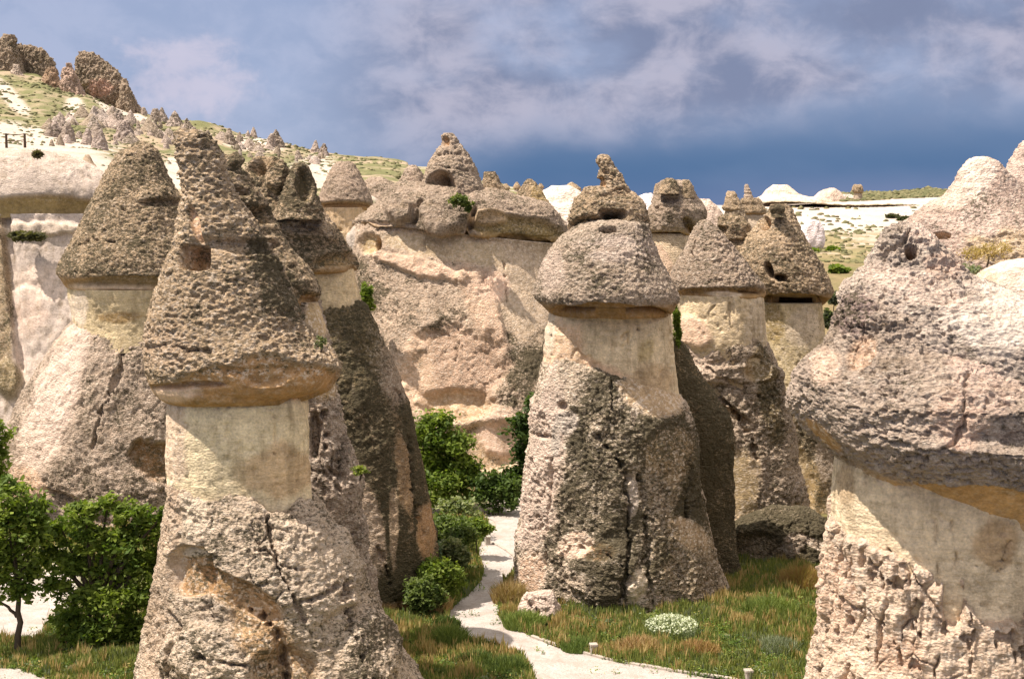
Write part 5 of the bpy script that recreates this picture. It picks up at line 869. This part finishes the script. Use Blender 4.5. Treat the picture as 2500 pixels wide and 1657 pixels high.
bush(1035, 1398, 66, 46, 50, 'bluish dark bush hugging the foot of the dark-flanked chimney', n=5600, size=.10, cols=((.03, .065, .028), (.13, .18, .10)))
bush(1075, 1446, 64, 56, 42, 'broad green bush bulging onto the left side of the footpath', n=8000, size=.10)
bush(1040, 1500, 62.5, 52, 44, 'rank green weeds against the lower foot of the dark-flanked chimney', n=5000, size=.10, cols=((.045, .085, .02), (.17, .21, .055)))
bush(975, 1560, 61, 48, 26, 'straggling green weeds at the base corner of the dark-flanked chimney', n=2400, size=.09, cols=((.05, .09, .02), (.20, .23, .07)))
tree(-30, 1290, 80, [(-10, 1065, 30, 32), (-20, 1120, 40, 50), (-25, 1180, 46, 50), (-60, 1100, 40, 60)], 'dark green tree top peeping at the left edge under the cliff', n=4500, size=.16)
bush(895, 755, 96, 17, 50, 'green shrub growing in the cleft between dark-flanked chimney and massif', n=1500, size=.14, z=zof(760, 96), blobs=[(894, 722, 15, 24), (899, 745, 14, 16)])
bush(1122, 505, 97.5, 30, 22, 'bright green shrub rooted on the cap of the massif below its cone', n=1500, size=.11, z=zof(508, 97.5), cols=((.05, .09, .02), (.19, .22, .06)), blobs=[(1118, 488, 22, 13), (1136, 500, 14, 12), (1143, 515, 8, 12)])
bush(878, 1160, 54, 18, 14, 'small yellow green tuft growing from the rock between the two left chimneys', n=420, size=.06, z=zof(1160, 54), cols=((.13, .18, .03), (.28, .32, .06)), blobs=[(878, 1150, 17, 13)])
bush(782, 845, 47.6, 16, 16, 'dry grey green tuft on the shoulder of the tallest chimney cap', n=320, size=.05, z=zof(845, 47.6), cols=((.10, .12, .05), (.20, .21, .10)), blobs=[(782, 836, 14, 15)])
bush(1652, 855, 70, 8, 70, 'dark green ivy-like shrub in the slit beside the central chimney neck', n=1100, size=.10, z=zof(855, 70), blobs=[(1652, 780, 8, 34), (1655, 825, 8, 30)])
for (px, py, rx, ry, lab, cc) in ((2048, 668, 22, 18, 'round green bush alone on the grassy apron right of the holed cap', (G1_, G2_)), (2140, 662, 12, 12, 'dark bush against the edge of the nearest chimney cap', (G1_, G2_)), (2035, 612, 14, 7, 'small flat green bush higher up the grassy apron', (G1_, G2_)), (1985, 616, 12, 6, 'tiny green bush at the foot of the white knob', (G1_, G2_)),
                              (2035, 735, 16, 18, 'grey green sage bush just left of the nearest chimney cap', ((.10, .12, .08), (.26, .28, .20))), (2025, 800, 14, 36, 'olive bush in the gap below the grey green sage', ((.05, .07, .03), (.20, .22, .14))), (2212, 540, 18, 7, 'dark scrub bush left of the pale-tipped mound', ((.05, .055, .03), (.13, .13, .07))), (2180, 532, 12, 5, 'smaller dark scrub bush beside the mound flank', ((.05, .055, .03), (.13, .13, .07))),
                              (70, 585, 34, 16, 'straggly olive bush on the ledge of the left cliff', ((.06, .065, .03), (.15, .14, .07))), (92, 402, 10, 7, 'tiny dry bush on the dome at the left', ((.10, .09, .05), (.2, .17, .1)))):
    if lab.startswith('straggly'): D, z = 112.5, zof(585, 112.5)
    elif lab.startswith('tiny dry'): D, z = 113, zof(381, 113)
    elif 'sage' in lab or 'olive' in lab: D, z = 100, zof(py+ry, 100)
    else:
        D, _, z = ground_D(px, py)
    if lab.startswith('tiny dry'): bl = [(92, 377, 6, 4)]
    else: bl = [(px-rx*.3, py-ry*.5, rx*.7, ry*.6), (px+rx*.35, py-ry*.35, rx*.6, ry*.5)]
    bush(px, py, D, rx, ry, lab, n=900, size=.0026*D if D < 115 else .0022*D, z=z, cols=cc, blobs=bl)
# tufts on the right-hand slope
for (px, py, D, rx, ry, lab, cc) in ((2410, 618, 55.5, 60, 36, 'golden dry grass patch high on the right slope', ((.30, .22, .09), (.50, .38, .18))), (2360, 665, 53, 34, 24, 'grey green tuft under the golden grass', ((.14, .17, .10), (.30, .32, .20))), (2340, 805, 40.0, 20, 12, 'small silvery green tuft behind the cap shoulder', ((.17, .21, .14), (.33, .36, .26))), (2425, 715, 50.5, 16, 8, 'tiny olive cushion plant on the bare slope', ((.12, .13, .06), (.24, .22, .12))), (2400, 790, 47, 44, 22, 'sparse brown dry grass on the slope behind the nearest cap', ((.26, .19, .10), (.40, .31, .18)))):
    bush(px, py, D, rx, ry, lab, n=1100, size=.055, z=zof(py+ry*.6, D), cols=cc, blobs=[(px-rx*.3, py, rx*.7, ry*.55), (px+rx*.4, py-ry*.2, rx*.6, ry*.5)], name='grass_tuft', cat='grass tuft')
# ------------------------------------------------------------------ grass (blades past counting)
def blades(X, Y, Z, h, wd, cols, lean=.35):
    n = len(X); a = rs.rand(n)*2*math.pi; lx, ly = np.cos(a)*h*lean*rs.rand(n), np.sin(a)*h*lean*rs.rand(n); b = rs.rand(n)*math.pi; wx, wy = np.cos(b)*wd, np.sin(b)*wd*.5
    P0 = np.stack([X-wx, Y-wy, Z], 1); P1 = np.stack([X+wx, Y+wy, Z], 1); P2 = np.stack([X+lx*.45+wx*.8, Y+ly*.45+wy*.8, Z+h*.6], 1); P3 = np.stack([X+lx*.45-wx*.8, Y+ly*.45-wy*.8, Z+h*.6], 1); P4 = np.stack([X+lx, Y+ly, Z+h], 1)
    V = np.stack([P0, P1, P2, P3, P4], 1).reshape(-1, 3); i = np.arange(n)*5
    Q = np.stack([i, i+1, i+2, i+3], 1); T3 = np.stack([i+3, i+2, i+4], 1); return V, Q, T3, np.repeat(cols, 5, 0)
def grass_field(name, label, region, n, hscale=1.0):
    """region: polygon in photo pixels on flat ground"""
    W_ = [tuple(on_plane(x, y, 0))[:2] for x, y in region]; xs = [p[0] for p in W_]; ys = [p[1] for p in W_]
    X = rs.uniform(min(xs), max(xs), n*3); Y = rs.uniform(min(ys), max(ys), n*3)
    P = np.stack([X, Y, np.zeros_like(X)], 1); cl = fbm(P, .7, 3, 71); cl2 = fbm(P, 2.8, 3, 73)
    ok = inside(W_, X, Y) & (rs.rand(len(X)) < .50+.9*cl+.5*cl2)
    for pl in (PATHW, PLAZAW, YARDW, LANEW): ok &= ~inside(pl, X, Y)
    idx = np.where(ok)[0][:n]; X, Y, cl, cl2 = X[idx], Y[idx], cl[idx], cl2[idx]; P = P[idx]
    z = np.interp(Y, [0, 1], [0, 0]); kind = .6*fbm(P, (2.2, 2.2, 1), 4, 75) + .55*fbm(P, .35, 2, 77); r = rs.rand(len(X))
    green = np.array((.085, .125, .028)); lime = np.array((.29, .31, .08)); rust = np.array((.38, .25, .10)); straw = np.array((.48, .38, .17)); grey = np.array((.20, .23, .15))
    c_ = green + (lime-green)*rs.rand(len(X), 1); h = (.12+.26*rs.rand(len(X)))*(1+1.1*np.clip(cl, -.5, .8))*hscale
    m = (kind + .75*(r-.5) > .38); c_[m] = (rust + (straw-rust)*rs.rand(m.sum(), 1)); h[m] *= 1.35
    m = (kind + .6*(r-.5) < -.40); c_[m] = (grey*.8 + (lime-grey)*.4*rs.rand(m.sum(), 1))
    V, Q, T3, T = blades(X, Y, z, h, .020+.018*rs.rand(len(X)), c_)
    o = mesh_mixed(name, V, Q, T3, BLADE, None, {'tint': T}); tag(o, label, 'grass', kind='stuff'); return o
grass_field('grass', 'tall mixed green and rusty grass in front of the central chimney and right of the path', [(1215, 1400), (1300, 1380), (1780, 1330), (2060, 1320), (2080, 1700), (1700, 1720), (1330, 1640), (1200, 1560)], 125000)
grass_field('grass', 'green grass and weeds between the footpath and the left chimneys', [(900, 1500), (1040, 1250), (1190, 1270), (1200, 1400), (1260, 1560), (1330, 1720), (960, 1740), (880, 1600)], 70000)
grass_field('grass', 'grass and dry weeds under the left trees', [(-60, 1548), (120, 1530), (420, 1500), (420, 1720), (-60, 1720)], 45000)
grass_field('grass', 'rough grass at the foot of the chimneys behind the left trees', [(-60, 1250), (520, 1250), (480, 1400), (120, 1400), (-60, 1385)], 14000, 1.2)
def weeds(label, region, n):
    W_ = [tuple(on_plane(x, y, 0))[:2] for x, y in region]; xs = [p[0] for p in W_]; ys = [p[1] for p in W_]
    cx = rs.uniform(min(xs), max(xs), n*2); cy = rs.uniform(min(ys), max(ys), n*2); P = np.stack([cx, cy, cx*0], 1); ok = inside(W_, cx, cy) & (fbm(P, 1.3, 3, 81) + .5*(rs.rand(n*2)-.5) > 0.0)
    creep = rs.rand(n*2) < .035
    for pl in (PATHW, PLAZAW, YARDW, LANEW): ok &= ~inside(pl, cx, cy) | creep
    P = P[ok][:n]; m = len(P); K_ = 14; r = .10+.16*rs.rand(m); q = rs.normal(size=(m, K_, 3))*.55; q[..., 2] = np.abs(q[..., 2])*.9+.25
    L_ = (P[:, None] + q*r[:, None, None]*np.array([1, 1, 1.1])).reshape(-1, 3); N_ = len(L_)
    a = rs.normal(size=(N_, 3)); a[:, 2] *= .5; a /= np.linalg.norm(a, axis=1, keepdims=True); b = np.cross(a, rs.normal(size=(N_, 3))+np.array([0, 0, 1.5])); b /= np.linalg.norm(b, axis=1, keepdims=True); z_ = (.035+.035*rs.rand(N_))[:, None]
    V = np.stack([L_-a*z_, L_-b*z_*.5, L_+a*z_, L_+b*z_*.5], 1).reshape(-1, 3)
    pal = np.array([(.06, .11, .025), (.12, .19, .035), (.22, .29, .06), (.20, .25, .15), (.36, .30, .10)]); ci = rs.choice(5, m, p=[.3, .33, .2, .1, .07]); T = np.repeat(np.repeat(pal[ci], K_, 0)*(.75+.5*rs.rand(N_, 1)), 4, 0)
    tag(mesh_obj('weeds', V, np.arange(4*N_).reshape(-1, 4), LEAF, attrs={'tint': T}, smooth=False), label, 'weeds', kind='stuff')
weeds('leafy low weeds through the grass right of the path', [(1215, 1400), (1300, 1380), (1780, 1330), (2060, 1320), (2080, 1700), (1700, 1720), (1330, 1640), (1200, 1560)], 5200)
weeds('leafy weeds left of the footpath', [(900, 1500), (1040, 1250), (1190, 1270), (1200, 1400), (1260, 1560), (1330, 1720), (960, 1740), (880, 1600)], 3200)
weeds('leafy weeds under the left trees', [(-60, 1548), (120, 1530), (420, 1500), (420, 1720), (-60, 1720)], 2000)
# individual tussocks and flowering clumps
def tussock(px, py, r, h, n, label, c0, c1, name='grass_tussock', cat='tussock', flowers=None):
    o0 = on_plane(px, py, 0); a = rs.rand(n)*2*math.pi; q = np.sqrt(rs.rand(n))*r; X = o0.x+np.cos(a)*q; Y = o0.y+np.sin(a)*q
    hh = h*(1-.45*(q/r)**2)*(.6+.6*rs.rand(n)); f = rs.rand(n, 1); cols = np.array(c0)*(1-f)+np.array(c1)*f
    V, Q, T3, T = blades(X, Y, np.zeros(n), hh, .016+.016*rs.rand(n), cols, .8); t = empty(name, o0, label, cat)
    mesh_mixed('blades', V, Q, T3, BLADE, t, {'tint': T})
    if flowers:
        m = flowers; a = rs.rand(m)*2*math.pi; q = np.sqrt(rs.rand(m))*r; P = np.stack([o0.x+np.cos(a)*q, o0.y+np.sin(a)*q, h*(1-.4*(q/r)**2)*(.75+.4*rs.rand(m))], 1)
        s_ = .028+.022*rs.rand(m)[:, None]; d1 = rs.normal(size=(m, 3)); d1 /= np.linalg.norm(d1, axis=1, keepdims=True); d2 = np.cross(d1, rs.normal(size=(m, 3))); d2 /= np.linalg.norm(d2, axis=1, keepdims=True)
        V = np.stack([P-d1*s_, P-d2*s_, P+d1*s_, P+d2*s_], 1).reshape(-1, 3); mesh_obj('flower_heads', V, np.arange(4*m).reshape(-1, 4), BLADE, t, attrs={'tint': np.tile((.62, .66, .50), (4*m, 1))}, smooth=False)
GR, LM, RU, ST = (.09, .14, .03), (.24, .29, .07), (.30, .16, .07), (.42, .33, .16)
tussock(1640, 1548, 1.15, .75, 2200, 'whitish flowering bush in the grass before the central chimney', (.12, .17, .07), (.30, .34, .20), 'flowering_bush', 'bush', 1100)
tussock(1100, 1572, .75, .8, 2200, 'rounded grass tussock with reddish tips left of the path', GR, LM)
tussock(1165, 1625, .8, .6, 2200, 'dark spiky grass clump at the bottom between the path arms', (.04, .075, .018), (.12, .16, .03))
tussock(1240, 1640, .9, .6, 2200, 'spreading dark grass clump touching the path at the bottom', (.04, .075, .018), (.14, .18, .035))
tussock(1060, 1497, .6, .9, 1500, 'rust coloured dry grass clump beside the footpath', RU, ST)
tussock(1090, 1530, .6, .5, 1200, 'low dark green clump behind the rust coloured grass', (.04, .075, .018), (.12, .16, .03))
tussock(1245, 1470, .8, 1.0, 2000, 'tall straw coloured grass against the left foot of the central chimney', (.24, .15, .06), ST)
tussock(1280, 1530, .9, .7, 2200, 'green weeds in front of the cream boulder', GR, LM)
tussock(1560, 1590, 1.0, .6, 1900, 'reddish dry grass patch left of the flowering bush', RU, ST)
tussock(1700, 1600, 1.0, .6, 1900, 'rusty grass patch right of the flowering bush', RU, (.36, .27, .10))
tussock(1880, 1500, 1.2, .8, 2400, 'lush green weeds near the nearest chimney', GR, LM)
tussock(1960, 1430, 1.1, 1.0, 2400, 'tall reddish grass before the low rock arch', RU, (.34, .28, .09))
tussock(1900, 1590, .9, .6, 1700, 'grey green herb patch beside the nearest chimney', (.13, .16, .09), (.27, .30, .19))
tussock(1410, 1585, .7, .5, 1500, 'small leafy clump next to the short post', GR, (.13, .18, .04))
# scrub dotted over the hillsides: far too many to count
def scrub():
    pts = []
    def scatter(n, fx, fy, size):
        for _ in range(n):
            px, py = fx(), fy()
            pts.append((px, py, size))
    A = []; nn = 0
    Dg = rs.uniform(150, 490, 9000); ag = rs.uniform(-40, 980, 9000); X, Z = terrain_point(ag, Dg); P = np.stack([X, Dg, Z], 1); m = fbm(P, 16, 3, 51) + .4*(rs.rand(9000)-.5) > .02; L1 = P[m][:3000]
    Dg = rs.uniform(170, 262, 3000); ag = rs.uniform(1850, 2360, 3000); X, Z = terrain_point(ag, Dg); P = np.stack([X, Dg, Z], 1); m = fbm(P, 9, 3, 53) + .4*(rs.rand(3000)-.5) > .05; L2 = P[m][:520]
    Dg = rs.uniform(276, 305, 900); ag = rs.uniform(2050, 2300, 900); X, Z = terrain_point(ag, Dg); L3 = np.stack([X, Dg, Z], 1)[:700]
    ico = bmesh.new(); bmesh.ops.create_icosphere(ico, subdivisions=1, radius=1); iv = np.array([v.co[:] for v in ico.verts]); jf = np.array([[v.index for v in f.verts] for f in ico.faces]); ico.free()
    for nm, PL, r0, lab in (('scrub', L1, .0011, 'olive scrub dotted over the far left hillside'), ('scrub', L2, .0015, 'brownish scrub on the bank below the white cliff'), ('scrub', L3, .0016, 'dark scrub on top of the right-hand plateau')):
        n = len(PL); r = PL[:, 1]*r0*(.5+.9*rs.rand(n)); V = PL[:, None] + iv[None]*(1+.35*rs.normal(size=(n, 12, 1)))*np.stack([r*1.3, r*1.3, r*.75], 1)[:, None]
        F = (jf[None] + (np.arange(n)*12)[:, None, None]).reshape(-1, 3); c_ = np.array((.10, .11, .045)) + (np.array((.24, .215, .11))-np.array((.10, .11, .045)))*rs.rand(n, 1)
        o = mesh_obj(nm, V.reshape(-1, 3), F, BLADE, attrs={'tint': np.repeat(c_, 12, 0)}); tag(o, lab, 'scrub', kind='stuff')
scrub()
